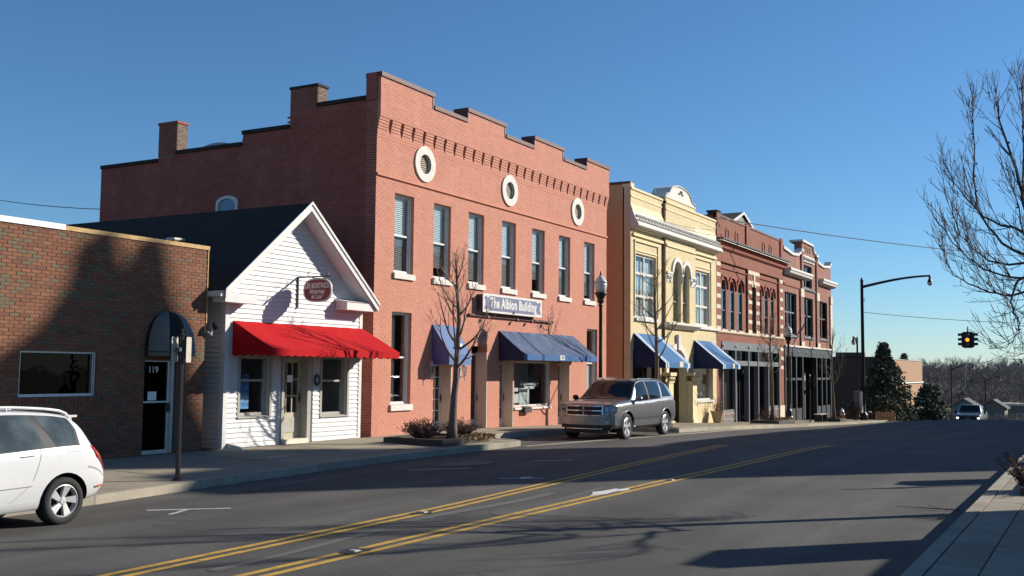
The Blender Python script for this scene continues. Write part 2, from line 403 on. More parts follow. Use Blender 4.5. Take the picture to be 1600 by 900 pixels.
# worn pale scuffs between the yellow lines and a torn pale patch
K['scuff'] = Mroadpaint('pale_scuff', (.122,.117,.107))
for x, ya, yb, w_ in ((-7.6,7.5,10.5,.13),(-7.75,11.2,15.0,.18),(-8.1,16.5,20.5,.12),(-7.3,13.5,16.2,.08)):
    line([(x+.1*sin(t), t) for t in fr(ya, yb, .4)], w_, K['scuff'], 'scuff_mark')
def flake(cx, cy, rx, ry, name, mat, seed):
    R = random.Random(seed); n = 13; pts = []
    for i in range(n):
        k = R.uniform(.55,1.1); a = 2*pi*i/n; x = cx+rx*k*cos(a); yy = cy+ry*k*sin(a); pts.append((x, yy, rz(x,yy)+.009))
    MB().poly(pts).build(name, mat, road)
K['patchw'] = M('peeled_white_patch', (.62,.62,.6), .8, .2, 12)
K['tar'] = M('tar_patch', (.03,.03,.03), .7, .3, 5)
flake(-7.02,15.55,.17,.6,'paint_patch',K['patchw'],3); flake(-6.9,15.9,.1,.3,'paint_patch',K['patchw'],5)
flake(-11.7,18.9,.5,.9,'tar_patch',K['scuff'],11)
flake(-9.2,16.9,.12,.25,'paint_patch',K['patchw'],8)
for x, yy, lab in ((-7.0,9.05,'dark square reflector stud on the nearer double yellow line'), (-8.12,12.0,'dark square reflector stud on the farther double yellow line'),(-6.8,17.9,'reflector stud on the nearer yellow line, far beyond the white patch')):
    z = rz(x,yy); mb = MB(); mb.hexa([(x-.07,yy-.07,z),(x+.07,yy-.07,z),(x+.07,yy+.07,z),(x-.07,yy+.07,z),(x-.04,yy-.04,z+.022),(x+.04,yy-.04,z+.022),(x+.04,yy+.04,z+.022),(x-.04,yy+.04,z+.022)])
    single(mb, 'road_stud', K['greywood'], lab, 'road stud', 'reflector studs on the yellow lines', (x,yy,z))
flake(-7.0,9.05,.16,.28,'tar_patch',K['tar'],21); flake(-8.12,12.0,.14,.28,'tar_patch',K['tar'],22)
# pale repair patches on the left sidewalk
def patch(cx, cy, rx, ry, mat, seed, name='repair_patch'):
    R = random.Random(seed); n = 12; pts = []
    for i in range(n):
        k = R.uniform(.6,1.1); a = 2*pi*i/n; x = cx+rx*k*cos(a); yy = cy+ry*k*sin(a); pts.append((x, yy, swz(x,yy)+.01))
    MB().poly(pts).build(name, mat, side)
K['patchc'] = M('pale_patch', (.45,.42,.36), .9, .15, 8)
patch(-14.9,16.6,.14,.4,K['patchc'],1); patch(-14.5,19.2,.3,.3,K['patchc'],2); patch(-15.3,21.0,.14,.5,K['patchc'],4)
K['redspray'] = M('red_spray_paint', (.35,.08,.05), .9, .3, 10)
patch(-14.2,19.9,.05,.3,K['redspray'],6,'spray_mark')

# ------------------------------------------------------------------ facade kit
FX = -17.0
def facade(parent, name, mat, y0, y1, z0, z1, holes=(), x=FX, thick=.3, plane='x', reveal=None, top=None):
    """wall with rectangular openings; plane 'x': front faces +x at x; plane 'y': front faces -y at y=x, y0..y1 run along x"""
    ys = sorted({y0, y1} | {h[0] for h in holes} | {h[1] for h in holes}); zs = sorted({z0, z1} | {h[2] for h in holes} | {h[3] for h in holes})
    ys = [v for v in ys if y0 <= v <= y1]; zs = [v for v in zs if z0 <= v <= z1]
    def P(d, u, v): return (x-d, u, v) if plane == 'x' else (u, x+d, v)
    mb = MB(); solid = {}
    for i in range(len(ys)-1):
        for j in range(len(zs)-1):
            cy, cz = (ys[i]+ys[i+1])/2, (zs[j]+zs[j+1])/2
            solid[i, j] = not any(h[0] < cy < h[1] and h[2] < cz < h[3] for h in holes)
    for (i, j), s in solid.items():
        if not s: continue
        a, b, c, d = ys[i], ys[i+1], zs[j], zs[j+1]
        q = [P(0,a,c),P(0,b,c),P(0,b,d),P(0,a,d)]; mb.poly(q if plane == 'x' else q)
        mb.poly([P(thick,a,c),P(thick,a,d),P(thick,b,d),P(thick,b,c)])
        for di, dj, e in ((-1,0,((a,c),(a,d))),(1,0,((b,c),(b,d))),(0,-1,((a,c),(b,c))),(0,1,((a,d),(b,d)))):
            if not solid.get((i+di, j+dj), False):
                (u0,v0),(u1,v1) = e; inner = (i+di, j+dj) in solid
                mb.poly([P(0,u0,v0),P(thick,u0,v0),P(thick,u1,v1),P(0,u1,v1)], 1 if (inner and reveal) else 0)
    return mb.build(name, [mat]+([reveal] if reveal else []), parent)
def shell(parent, y0, y1, x1, z0, z1, mat_l=None, mat_r=None, zl=None, roofz=None, x0=FX-.3, lname='side_wall', left=True):
    """the other walls, floor and flat roof of a building"""
    mr = mat_r or mat_l
    if left: MB().box(x1, x0, y0, y0+.3, z0, zl or z1).build(lname, mat_l, parent)
    MB().box(x1, x0, y1-.3, y1, z0, z1-.06).build('side_wall', mr, parent)
    MB().box(x1, x1+.3, y0+.3, y1-.3, z0, z1-.06).build('rear_wall', mr, parent)
    MB().box(x1+.3, x0, y0+.3, y1-.3, (roofz or z1-.7)-.2, roofz or z1-.7).build('roof', K['roofdark'], parent)
    MB().box(x1+.3, x0, y0+.3, y1-.3, z0+.1, z0+.2).build('floor', K['interior'], parent)
def brick_fill(y0, y1, z0, z1, holes, x=FX, out=.006, plane='x', L=.203, H=.068, gap=.009, seed=1, test=None, back=.02, vgap=None):
    """list of bricks (u0,u1,v0,v1) in running bond, clipped by the openings"""
    R = random.Random(seed); res = []; row = 0; z = z0
    while z < z1-.02:
        zt = min(z+H, z1); zc = (z+zt)/2
        segs = [(y0, y1)]
        for h in holes:
            if h[2] < zc < h[3]:
                ns = []
                for a, b in segs:
                    if h[1] <= a or h[0] >= b: ns.append((a,b)); continue
                    if h[0] > a: ns.append((a,h[0]))
                    if h[1] < b: ns.append((h[1],b))
                segs = ns
        for a, b in segs:
            u = math.floor(a/L)*L + (L/2 if row % 2 else 0) - L
            while u < b:
                p, q = max(u+gap/2, a), min(u+L-gap/2, b)
                if q-p > .03 and (test is None or test((p+q)/2, zc)): res.append((p, q, z+(vgap or gap)/2, zt-(vgap or gap)/2))
                u += L
        z = zt; row += 1
    return res
def add_brick(mb, b, x, plane, out, back=.02):
    p, q, r, s = b; e = .003
    if plane == 'x':
        v = [(x-back,p,r),(x-back,q,r),(x-back,q,s),(x-back,p,s),(x+out,p+e,r+e),(x+out,q-e,r+e),(x+out,q-e,s-e),(x+out,p+e,s-e)]
    else:
        v = [(q,x+back,r),(p,x+back,r),(p,x+back,s),(q,x+back,s),(q-e,x-out,r+e),(p+e,x-out,r+e),(p+e,x-out,s-e),(q-e,x-out,s-e)]
    mb.add(v, [(4,5,6,7),(0,1,5,4),(1,2,6,5),(2,3,7,6),(3,0,4,7)])
def bricks_obj(bl, mat, parent, x=FX, plane='x', out=.006, seed=5):
    mb = MB(); R = random.Random(seed)
    for b in bl: add_brick(mb, b, x, plane, out + R.uniform(-.002,.003))
    mb.build('brick_courses', mat, parent, kind='stuff')
def fbox(mb, d0, d1, y0, y1, z0, z1, m=0, x=FX): return mb.box(x+d0, x+d1, y0, y1, z0, z1, m)
def window(parent, y0, y1, z0, z1, rec=.18, fw=.07, rails=(), muls=(), mat=None, blind=None, sill=None, glass=None, rail_w=.05, x=FX, sillmat=None, curtain=None, name='window', outer=None, low=None):
    mat = mat or K['white']; glass = glass or K['glass']
    f = MB(); X = x-rec
    for a, b, c, d in ((y0,y0+fw,z0,z1),(y1-fw,y1,z0,z1),(y0+fw,y1-fw,z1-fw,z1),(y0+fw,y1-fw,z0,z0+fw)): f.box(X-.09, X, a, b, c, d)
    for a, b, c, d in ((y0,y0+.03,z0,z1),(y1-.03,y1,z0,z1),(y0+.03,y1-.03,z1-.035,z1)): f.box(X+.001, X+.035, a, b, c, d)
    zs = [z0+fw]+sorted(rails)+[z1-fw]; yb = [y0+fw]+sorted(muls)+[y1-fw]
    W = f.build(name, mat, parent)
    if rails or muls:
        g = MB()
        for r in rails: g.box(X-.07, X-.012, y0+fw, y1-fw, r-rail_w/2, r+rail_w/2)
        for u in muls: g.box(X-.08, X-.006, u-rail_w/2, u+rail_w/2, z0+fw, z1-fw)
        g.build('sash_bar', mat, W)
    for i in range(len(yb)-1):
        for j in range(len(zs)-1):
            dd = .045 if j % 2 else .06
            MB().poly([(X-dd,yb[i],zs[j]),(X-dd,yb[i+1],zs[j]),(X-dd,yb[i+1],zs[j+1]),(X-dd,yb[i],zs[j+1])]).build('pane', low if (low and j == 0) else glass, W)
    if blind:
        s = MB(); a, b, c, d, st, mt = blind
        z = c
        while z < d:
            s.add([(X-.118,a,z+st*.85),(X-.118,b,z+st*.85),(X-.095,b,z),(X-.095,a,z)], [(0,1,2,3)]); z += st
        s.box(X-.135, X-.09, a, b, d, d+.05)
        s.tube([(X-.085,a+.12,c),(X-.085,a+.12,d)], .006, 4); s.tube([(X-.085,b-.12,c),(X-.085,b-.12,d)], .006, 4)
        s.build('blind', mt, W)
    if curtain:
        c = MB(); a, b, lo, hi, mt = curtain; n = 24
        P = [(X-.16+.025*sin(i*1.9), a+(b-a)*i/n) for i in range(n+1)]
        for (xa,ya),(xb,yb_) in zip(P, P[1:]): c.poly([(xa,ya,lo),(xb,yb_,lo),(xb,yb_,hi),(xa,ya,hi)])
        c.build('curtain', mt, W)
    if sill:
        e, h, o = sill
        MB().hexa([(x-rec-.02,y0-e,z0-h),(x+o,y0-e,z0-h),(x+o,y1+e,z0-h),(x-rec-.02,y1+e,z0-h),(x-rec-.02,y0-e,z0+.012),(x+o,y0-e,z0-.012),(x+o,y1+e,z0-.012),(x-rec-.02,y1+e,z0+.012)]).build('sill', sillmat or K['stonewhite'], W)
    return W
def awning(parent, y0, y1, zt, L, zfr, val, mats, stripes=None, scal=0, name='awning', bands=None, x=FX, tag_=None, sag=.03):
    """mats[0] main, mats[1] band; bands: list of (u0,u1,mat index)"""
    mb = MB(); n = 24; us = [i/n for i in range(n+1)]
    if bands: us = sorted(set(us) | {b[0] for b in bands} | {b[1] for b in bands})
    def mi(u):
        for b in bands or (): 
            if b[0] <= u <= b[1]: return b[2]
        return 0
    nv = 6
    for a, b in zip(us, us[1:]):
        m = mi((a+b)/2)
        for j in range(nv):
            t0, t1 = j/nv, (j+1)/nv
            def P(u, t): return (x+.02+L*t, y0+(y1-y0)*u, zt+(zfr-zt)*t - sag*4*t*(1-t)*(.4+.6*sin(pi*u)) + .010*sin(u*(y1-y0)*4.2+t*2)*sin(pi*t) + .005*sin(u*53+t*9))
            mb.poly([P(a,t0),P(b,t0),P(b,t1),P(a,t1)], m)
    obj = mb.build(name, mats, parent, smooth=True)
    v = MB()
    def edge(u):
        return -val + (scal*abs(sin(pi*u)) if scal else 0)
    N = 64 if scal else 24
    ns = max(6, int((y1-y0)/.24))
    for i in range(N):
        a, b = i/N, (i+1)/N; m = mi((a+b)/2)
        ya, yb = y0+(y1-y0)*a, y0+(y1-y0)*b
        za = zfr-val-(scal*abs(sin(pi*a*ns)) if scal else 0); zb = zfr-val-(scal*abs(sin(pi*b*ns)) if scal else 0)
        v.poly([(x+.02+L,ya,za),(x+.02+L,yb,zb),(x+.02+L+.004,yb,zfr+.006),(x+.02+L+.004,ya,zfr+.006)], m)
    v.build('valance', mats, obj)
    for yy in (y0, y1):
        s = MB(); k = 10; pts = [(x+.02, yy, zt)]
        for i in range(1, k+1):
            t = i/k; pts.append((x+.02+L*t, yy, zt+(zfr-zt)*t-sag*4*t*(1-t)*.4))
        ns2 = max(2, int(L/.24)); low = []
        for i in range(4*ns2+1):
            t = 1-i/(4*ns2); low.append((x+.02+L*t, yy, zfr-val-(scal*abs(sin(pi*t*ns2)) if scal else 0)))
        s.poly(pts+low); s.build('side_panel', mats[2] if len(mats) > 2 else mats[0], obj)
    fr_ = MB()
    for yy in (y0+.03, y1-.03): fr_.tube([(x+.05,yy,zfr-val+.06),(x+L-.02,yy,zfr-val+.06)], .015, 5)
    fr_.tube([(x+L-.02,y0+.03,zfr-.02),(x+L-.02,y1-.03,zfr-.02)], .015, 5)
    fr_.build('awning_frame', K['darkgrey'], obj)
    return obj
def text_mb(s, size, origin, ux, uz, out, bold=.0, depth=.0, align='CENTER', squeeze=1.0):
    """flat lettering laid along ux (right) and uz (up) at origin; returns an MB"""
    cu = bpy.data.curves.new('lettering', 'FONT'); cu.body = s; cu.size = size; cu.align_x = align; cu.align_y = 'CENTER'; cu.offset = bold; cu.resolution_u = 3
    cu.space_character = 1.08
    ob = bpy.data.objects.new('lettering', cu); COL.objects.link(ob)
    me = bpy.data.meshes.new_from_object(ob.evaluated_get(bpy.context.evaluated_depsgraph_get()))
    bpy.data.objects.remove(ob); bpy.data.curves.remove(cu)
    mb = MB(); o = Vector(origin); ux = Vector(ux); uz = Vector(uz); nn = Vector(out)
    mb.add([tuple(o+ux*p.co.x*squeeze+uz*p.co.y+nn) for p in me.vertices], [list(f.vertices) for f in me.polygons])
    bpy.data.meshes.remove(me); return mb
def door(parent, y0, y1, z0, z1, rec, mat, glass=True, lights=None, x=FX, kick=.25, jamb=None, stile=.1, name='door', hside=1, gl=None):
    X = x-rec; m = MB()
    m.box(X-.06, X, y0, y0+stile, z0, z1); m.box(X-.06, X, y1-stile, y1, z0, z1)
    m.box(X-.06, X, y0+stile, y1-stile, z1-stile, z1); m.box(X-.06, X, y0+stile, y1-stile, z0, z0+kick)
    d = m.build(name, mat, parent)
    a, b, c, e = y0+stile, y1-stile, z0+kick, z1-stile
    MB().poly([(X-.03,a,c),(X-.03,b,c),(X-.03,b,e),(X-.03,a,e)]).build('pane', gl or K['glass'], d)
    if lights:
        nx, nz = lights; g = MB()
        for i in range(1, nx): u = a+(b-a)*i/nx; g.box(X-.045, X-.004, u-.014, u+.014, c, e)
        for j in range(1, nz): v = c+(e-c)*j/nz; g.box(X-.05, X-.008, a, b, v-.014, v+.014)
        g.build('muntin', mat, d)
    h = MB(); yy = y1-stile/2 if hside > 0 else y0+stile/2
    h.tube([(X+.01,yy,z0+.95),(X+.05,yy,z0+.95),(X+.05,yy-.1*hside,z0+.95)], .012, 6); h.box(X, X+.008, yy-.025, yy+.025, z0+.86, z0+1.08)
    h.build('door_handle', K['black'], d); return d
def arch_fill(mb, yc, hw, zs, zt, x, thick, m=0, n=12, rz_=None, mr=0):
    """masonry between a round arch (springing zs, half width hw) and the flat top zt of its rectangular opening"""
    r = rz_ or hw; A = [(yc-hw*cos(pi*i/n), zs+r*sin(pi*i/n)) for i in range(n+1)]
    for (ya,za),(yb,zb) in zip(A, A[1:]):
        mb.poly([(x,ya,za),(x,yb,zb),(x,yb,zt),(x,ya,zt)], m)
        mb.poly([(x,ya,za),(x-thick,ya,za),(x-thick,yb,zb),(x,yb,zb)], mr)
    return mb
def arch_ring(mb, yc, r0_, r1_, zs, x, out, m=0, n=14, a0=0, a1=pi, k=1.0):
    P = []
    for i in range(n+1):
        a = a0+(a1-a0)*i/n; P.append((yc-r0_*cos(a), zs+r0_*k*sin(a), yc-r1_*cos(a), zs+(r0_*k+(r1_-r0_))*sin(a)))
    for p, q in zip(P, P[1:]):
        mb.poly([(x+out,p[0],p[1]),(x+out,q[0],q[1]),(x+out,q[2],q[3]),(x+out,p[2],p[3])], m)
        mb.poly([(x+out,p[2],p[3]),(x+out,q[2],q[3]),(x,q[2],q[3]),(x,p[2],p[3])], m)
        mb.poly([(x,p[0],p[1]),(x,q[0],q[1]),(x+out,q[0],q[1]),(x+out,p[0],p[1])], m)
    return mb
def profile_run(mb, prof, y0, y1, x=FX, m=0, caps=True):
    """extrude (out, z) profile along y"""
    n = len(prof)
    for (a,b),(c,d) in zip(prof, prof[1:]): mb.poly([(x+a,y0,b),(x+a,y1,b),(x+c,y1,d),(x+c,y0,d)], m)
    if caps:
        mb.poly([(x+a,y0,b) for a,b in prof]+[(x,y0,prof[-1][1]),(x,y0,prof[0][1])], m); mb.poly([(x+a,y1,b) for a,b in prof]+[(x,y1,prof[-1][1]),(x,y1,prof[0][1])], m)
    return mb

# ================================================================== brown brick shop
K['brownset'] = Mbrickset('brown_brick', [(0,(.21,.088,.05)),(.25,(.27,.118,.068)),(.5,(.235,.098,.055)),(.7,(.18,.078,.048)),(1,(.29,.13,.078))], odd=(.16,.125,.082))
K['brownmortar'] = M('brown_mortar', (.12,.075,.05), .95, .2, 9)
bs = thing('brick_shop', 'low brown brick shop with a white and timber roof edge and striped dome awning', 'shop', (FX,14,-1.83))
H = [(12.13,13.78,-.58,.28),(14.96,15.8,-1.82,.15)]
facade(bs, 'front_wall', K['brownmortar'], 5.0, 16.58, -2.1, 2.54, H)
shell(bs, 5.0, 16.58, -28, -2.1, 2.5, K['brownmortar'], roofz=2.1)
sold = (12.05,13.86,-.72,-.58)
bl = brick_fill(5.0, 16.57, -2.06, 2.54, H+[sold])
big = [b for b in bl if 11.75 < (b[0]+b[1])/2 < 13.55 and b[2] > .36]
big = sorted(big, key=lambda b: b[0])[:300]
bigs = set(big); R = random.Random(3); shared = {}
for b in big:
    key = (round(b[1]-b[0],3), round(b[3]-b[2],3))
    if key not in shared:
        mb = MB(); add_brick(mb, (-key[0]/2,key[0]/2,-key[1]/2,key[1]/2), 0, 'x', .006)
        shared[key] = mb.mesh('brick', [K['brownset']])
    piece('brick', shared[key], (FX+R.uniform(-.002,.003),(b[0]+b[1])/2,(b[2]+b[3])/2), bs)
bricks_obj([b for b in bl if b not in bigs], K['brownset'], bs)
mb = MB(); u = sold[0]
while u < sold[1]-.02: add_brick(mb, (u+.004,min(u+.068,sold[1]),sold[2]+.004,sold[3]-.004), FX, 'x', .02); u += .07
mb.build('window_sill', K['brownset'], bs, kind='stuff')
MB().box(FX-.32, FX+.035, 5.0, 12.94, 2.545, 2.65).build('roof_edge', K['whitemetal'], bs, label='white metal roof edge')
for a, b in ((12.945,14.4),(14.406,16.62)): MB().box(FX-.3, FX+.03, a, b, 2.545, 2.63).build('roof_edge', K['rawwood'], bs, label='bare timber roof edge')
MB().box(FX-.03, FX+.02, 16.582, 16.605, .95, 2.54).build('corner_strip', K['rawwood'], bs)
W = window(bs, 12.13, 13.78, -.58, .28, rec=.06, fw=.05, mat=K['alu'], glass=K['glassdark'])
d = door(bs, 14.96, 15.72, -1.82, .15, .1, K['alu'], stile=.055, kick=.1, gl=K['glassdark'])
MB().box(FX-.16, FX-.085, 14.965, 15.72, -.75, -.715).build('push_bar', K['alu'], d)
MB().box(FX-.18, FX-.04, 15.722, 15.798, -1.82, .15).build('jamb', K['alu'], bs)
text_mb('119', .17, (FX-.125,15.3,-.07), (0,1,0), (0,0,1), (.002,0,0), .006).build('house_number', K['alu'], d)
MB().poly([(FX-.12,15.17,-.7),(FX-.12,15.4,-.7),(FX-.12,15.4,-.52),(FX-.12,15.17,-.52)]).build('notice', K['paper'], d)
K['navy'] = M('dark_awning_cloth', (.011,.011,.013), .85, .2, 8, .2, 80)
K['greycloth'] = M('grey_awning_cloth', (.15,.15,.145), .85, .12, 8, .2, 80)
dome = MB(); cy, wd, ht, pj, zb = 15.5, .56, .84, .6, .3
G = 5
def dp(f, t):                                     # f 0..1 around, t 0..1 from rim to top
    a = pi*f; th = pi/2*t; c = cos(th)**.8
    return (FX+.01+pj*sin(a)*c, cy-wd*cos(a)*c, zb+ht*sin(th))
root_dome = MB(); root_dome.tube([dp(i/20, 0) for i in range(21)], .014, 5); root_dome = root_dome.build('dome_awning', K['darkgrey'], bs)
GB = [0,.05,.29,.5,.74,1.0]
for g in range(G):
    mb = MB()
    for i in range(5):
        for j in range(9):
            a, b = GB[g]+(GB[g+1]-GB[g])*i/5, GB[g]+(GB[g+1]-GB[g])*(i+1)/5; mb.poly([dp(a,j/9),dp(b,j/9),dp(b,(j+1)/9),dp(a,(j+1)/9)])
        pa, pb = dp(a,0), dp(b,0)
        mb.poly([(pa[0],pa[1],zb-.09),(pb[0],pb[1],zb-.09),pb,pa])
    mb.build('gore', K['greycloth'] if g in (1,3) else K['navy'], root_dome, smooth=True)
mb = MB(); mb.tube([(FX+.02,16.63,.75),(FX+.1,16.66,.7),(FX+.12,16.66,.85),(FX+.12,16.66,.95)], .028, 6)
wl = mb.build('wall_light', K['white'], bs); mb = MB(); mb.lathe([(.03,0),(.06,.04),(.075,.14),(.05,.16)], (FX+.14,16.66,.95), 10, 0, (.5,.2,-.6)); mb.build('lamp_head', K['black'], wl)

# ================================================================== white gabled house
wh = thing('gabled_house', 'small white clapboard house with a steep dark roof and a red awning', 'house', (FX,19.6,-1.83))
K['clap'] = M('white_clapboard', (.55,.55,.545), .55, .05, 5, .08, 50, dirt=((.55,.53,.48), 4, .3))
K['shingle'] = M('dark_shingles', (.03,.019,.016), .95, .5, 7, .8, 25)
K['soffit'] = M('soffit', (.62,.6,.6), .7, .06, 3)
Y0, Y1, RY, RZ_ = 17.18, 22.08, 19.47, 3.98
SLP = (RZ_-1.70)/(RY-16.74)
def roof_under(y): return RZ_-.17-abs(y-RY)*SLP
H = [(17.67,18.64,-1.11,.27),(19.07,20.12,-1.9,.25),(20.52,21.52,-1.18,.3)]
facade(wh, 'front_wall', K['clap'], Y0, Y1, -2.1, 1.45, H, x=FX-.02, thick=.2)
MB().prism([(FX-.02,Y0,1.45),(FX-.02,Y1,1.45),(FX-.02,Y1,roof_under(Y1)-.03),(FX-.02,RY,roof_under(RY)-.03),(FX-.02,Y0,roof_under(Y0)-.03)], (-.15,0,0)).build('gable_wall', K['clap'], wh)
MB().box(-28, FX-.221, Y0+.02, Y0+.2, -2.1, 1.6).build('side_wall', K['clap'], wh)
MB().box(-28, FX-.221, Y1-.2, Y1, -2.1, 1.6).build('side_wall', K['clap'], wh); MB().box(-28,-27.8,Y0+.2,Y1-.2,-2.1,1.6).build('rear_wall', K['clap'], wh)
MB().box(-27.8, FX-.22, Y0+.2, Y1-.2, -1.95, -1.85).build('floor', K['interior'], wh)
MB().box(-27.8, FX-.22, Y0+.2, Y1-.2, 1.3, 1.38).build('ceiling', K['interior'], wh)
ex = .112; z = -1.8
while z < 3.7:
    zt_ = z+ex; segs = [(Y0+.1, Y1-.1)]
    for h in H:
        if h[2]-.05 < z+ex/2 < h[3]+.06:
            ns = []
            for a, b in segs:
                if h[1]+.07 <= a or h[0]-.07 >= b: ns.append((a,b)); continue
                if h[0]-.07 > a: ns.append((a,h[0]-.07))
                if h[1]+.07 < b: ns.append((h[1]+.07,b))
            segs = ns
    if z > 1.55:
        hw0 = (RZ_-.17-z)/SLP; hw1 = (RZ_-.17-zt_)/SLP
        if hw1 < .05: break
        A, B = max(RY-hw0,Y0+.1), min(RY+hw0,Y1-.1); A1, B1 = max(RY-hw1,Y0+.1), min(RY+hw1,Y1-.1)
        S4 = [(A,B,A1,B1)]
    else: S4 = [(a,b,a,b) for a, b in segs]
    for a, b, a1, b1 in S4:
        MB().hexa([(FX-.015,a,z),(FX+.026,a,z),(FX+.026,b,z),(FX-.015,b,z),(FX-.015,a1,zt_+.004),(FX+.002,a1,zt_+.004),(FX+.002,b1,zt_+.004),(FX-.015,b1,zt_+.004)]).build('clapboard', K['clap'], wh)
    z = zt_
z = -1.8
while z < 1.55:
    y = Y0; zt_ = z+ex
    MB().hexa([(-24,y+.03,z),(-24,y-.03,z),(FX-.1,y-.03,z),(FX-.1,y+.03,z),(-24,y+.03,zt_),(-24,y-.002,zt_),(FX-.1,y-.002,zt_),(FX-.1,y+.03,zt_)]).build('clapboard', K['clap'], wh); z = zt_
for a, b in ((Y0-.03,Y0+.1),(Y1-.1,Y1+.02)): MB().box(FX-.1, FX+.03, a, b, -1.86, 1.6).build('corner_board', K['white'], wh)
# roof
def slope_slab(ya, za, yb, zb, x0, x1, th):
    d = Vector((0, yb-ya, zb-za)).normalized(); nrm = Vector((0,-d.z,d.y)); nrm = nrm if nrm.z > 0 else -nrm
    p = [(x0,ya,za),(x1,ya,za),(x1,yb,zb),(x0,yb,zb)]; return MB().hexa([tuple(Vector(q)-nrm*th) for q in p]+p)
XO = -16.58
EY0, EY1, EZ = 16.74, 22.2, 1.70
slope_slab(EY0, EZ, RY, RZ_, -28.4, XO, .06).build('roof', K['shingle'], wh)
slope_slab(EY1, EZ, RY, RZ_, -28.4, XO, .06).build('roof', K['shingle'], wh)
for ya in (EY0, EY1):
    s = 1 if ya < RY else -1
    MB().prism([(XO-.01,ya,EZ-.05),(XO-.01,RY,RZ_-.05),(XO-.01,RY,RZ_-.2),(XO-.01,ya+s*.02,EZ-.2)], (-.42,0,0)).build('soffit', K['soffit'], wh)
    MB().prism([(XO,ya-s*.03,EZ-.03),(XO,RY,RZ_-.005),(XO,RY,RZ_-.20),(XO,ya-s*.03,EZ-.22)], (.035,0,0)).build('barge_board', K['white'], wh)
    MB().prism([(XO+.036,ya-s*.05,EZ+.0),(XO+.036,RY,RZ_+.03),(XO+.036,RY,RZ_-.045),(XO+.036,ya-s*.05,EZ-.075)], (.025,0,0)).build('roof_trim', K['white'], wh)
MB().box(FX+.02, XO-.03, EY0+.02, 17.72, 1.42, 1.6).build('eave_return', K['white'], wh)
MB().box(FX+.02, XO-.03, 20.98, EY1-.02, 1.48, 1.68).build('eave_return', K['white'], wh)
MB().hexa([(FX,20.95,1.68),(XO-.01,20.95,1.68),(XO-.01,EY1-.05,1.68),(FX,EY1-.05,1.68),(FX,20.95,1.76),(XO-.1,20.95,1.7),(XO-.1,EY1-.05,1.7),(FX,EY1-.05,1.76)]).build('return_cap', K['white'], wh)
mb = MB(); mb.box(-28, XO-.02, EY0-.13, EY0-.02, EZ-.17, EZ-.05); mb.build('gutter', K['white'], wh)
MB().box(FX-.8, FX-.72, Y0-.1, Y0-.03, -1.75, 1.5).build('downpipe', K['white'], wh)
MB().hexa([(FX+.03,17.3,-1.83),(FX+.5,17.32,-1.83),(FX+.5,17.42,-1.83),(FX+.03,17.4,-1.83),(FX+.03,17.3,-1.68),(FX+.42,17.33,-1.76),(FX+.42,17.41,-1.76),(FX+.03,17.4,-1.68)]).build('downpipe_shoe', K['white'], wh)
mb = MB().box(-19.65,-19.4,17.84,18.12,2.3,3.05); ch = mb.build('chimney', K['brownset'], wh); MB().box(-19.67,-19.38,17.82,18.14,3.05,3.1).build('chimney_cap', K['stonewhite'], ch)
for (a,b,c,d_) in (H[0],H[2]):
    W = window(wh, a, b, c, d_, rec=.1, fw=.075, rails=[(c+d_)/2+.12], mat=K['greywood'], x=FX, sill=(.06,.045,.05), sillmat=K['greywood'], glass=K['glass'])
    for u, v in ((a-.07,a),(b,b+.07)): MB().box(FX-.02, FX+.03, u, v, c-.02, d_+.07).build('casing', K['greywood'], W)
    MB().box(FX-.02, FX+.03, a, b, d_, d_+.07).build('casing', K['greywood'], W)
    if c > -1.15:
        m, n, l, bb = nodes('blue_poster'); g = n.new('ShaderNodeTexCoord'); sx = n.new('ShaderNodeSeparateXYZ'); l.new(g.outputs['Generated'], sx.inputs[0])
        col = ramp(n, l, sx.outputs['Z'], [(0,(.25,.5,.8)),(.12,(.03,.2,.55)),(.3,(.45,.65,.85)),(.45,(.05,.25,.6)),(1,(.02,.08,.25))])
        f = ramp(n, l, noise(n, l, 9, 3, .6), [(.55,0),(.66,.8)]); col = mix(n, l, f, col, (.6,.45,.5)); l.new(col, bb.inputs['Base Color']); K['poster'] = m
        MB().box(FX-.24, FX-.235, 17.82, 18.22, -.95, -.15).build('poster', K['poster'], W)
K['olddoor'] = M('old_cream_door', (.42,.38,.28), .7, .12, 6, dirt=((.2,.16,.1),4,.4))
dr = door(wh, 19.16, 19.98, -1.7, .22, .2, K['olddoor'], kick=.62, stile=.1, lights=(3,3), gl=K['glass'])
mb = MB(); mb.box(FX-.215, FX-.185, 19.3, 19.84, -1.55, -1.2); mb.build('door_panel', K['greywood'], dr)
MB().box(FX-.15, FX-.145, 19.42, 19.62, -.35, -.18).build('notice', K['paper'], dr)
mb = MB().box(FX-.26, FX+.02, 19.07, 19.155, -1.86, .25); mb.box(FX-.26, FX+.02, 19.985, 20.12, -1.86, .25); mb.box(FX-.26, FX+.02, 19.155, 19.985, .222, .25); mb.build('door_frame', K['greywood'], wh)
MB().box(FX-.25, FX+.1, 19.1, 19.96, -1.86, -1.7).build('door_step', K['offwhite'], wh)
mb = MB()
for i in range(6):
    a = i*pi/3; mb.tube([(FX+.03,20.32+.07*cos(a+t*.7),-.3+.1*sin(a+t*.7)+.05*cos(t)) for t in (0,.8,1.6,2.4)], .012, 5)
mb.tube([(FX+.03,20.32+.11*cos(i*pi/8),-.3+.14*sin(i*pi/8)) for i in range(17)], .012, 5); mb.build('iron_plaque', K['black'], wh)
K['red'] = M('red_awning_cloth', (.44,.009,.012), .85, .07, 5, .12, 90, spec=.15); K['redvent'] = K['red']
awning(wh, 17.39, 22.12, 1.04, 1.2, .42, .13, [K['red'],K['red'],K['red']], scal=.045, name='awning')

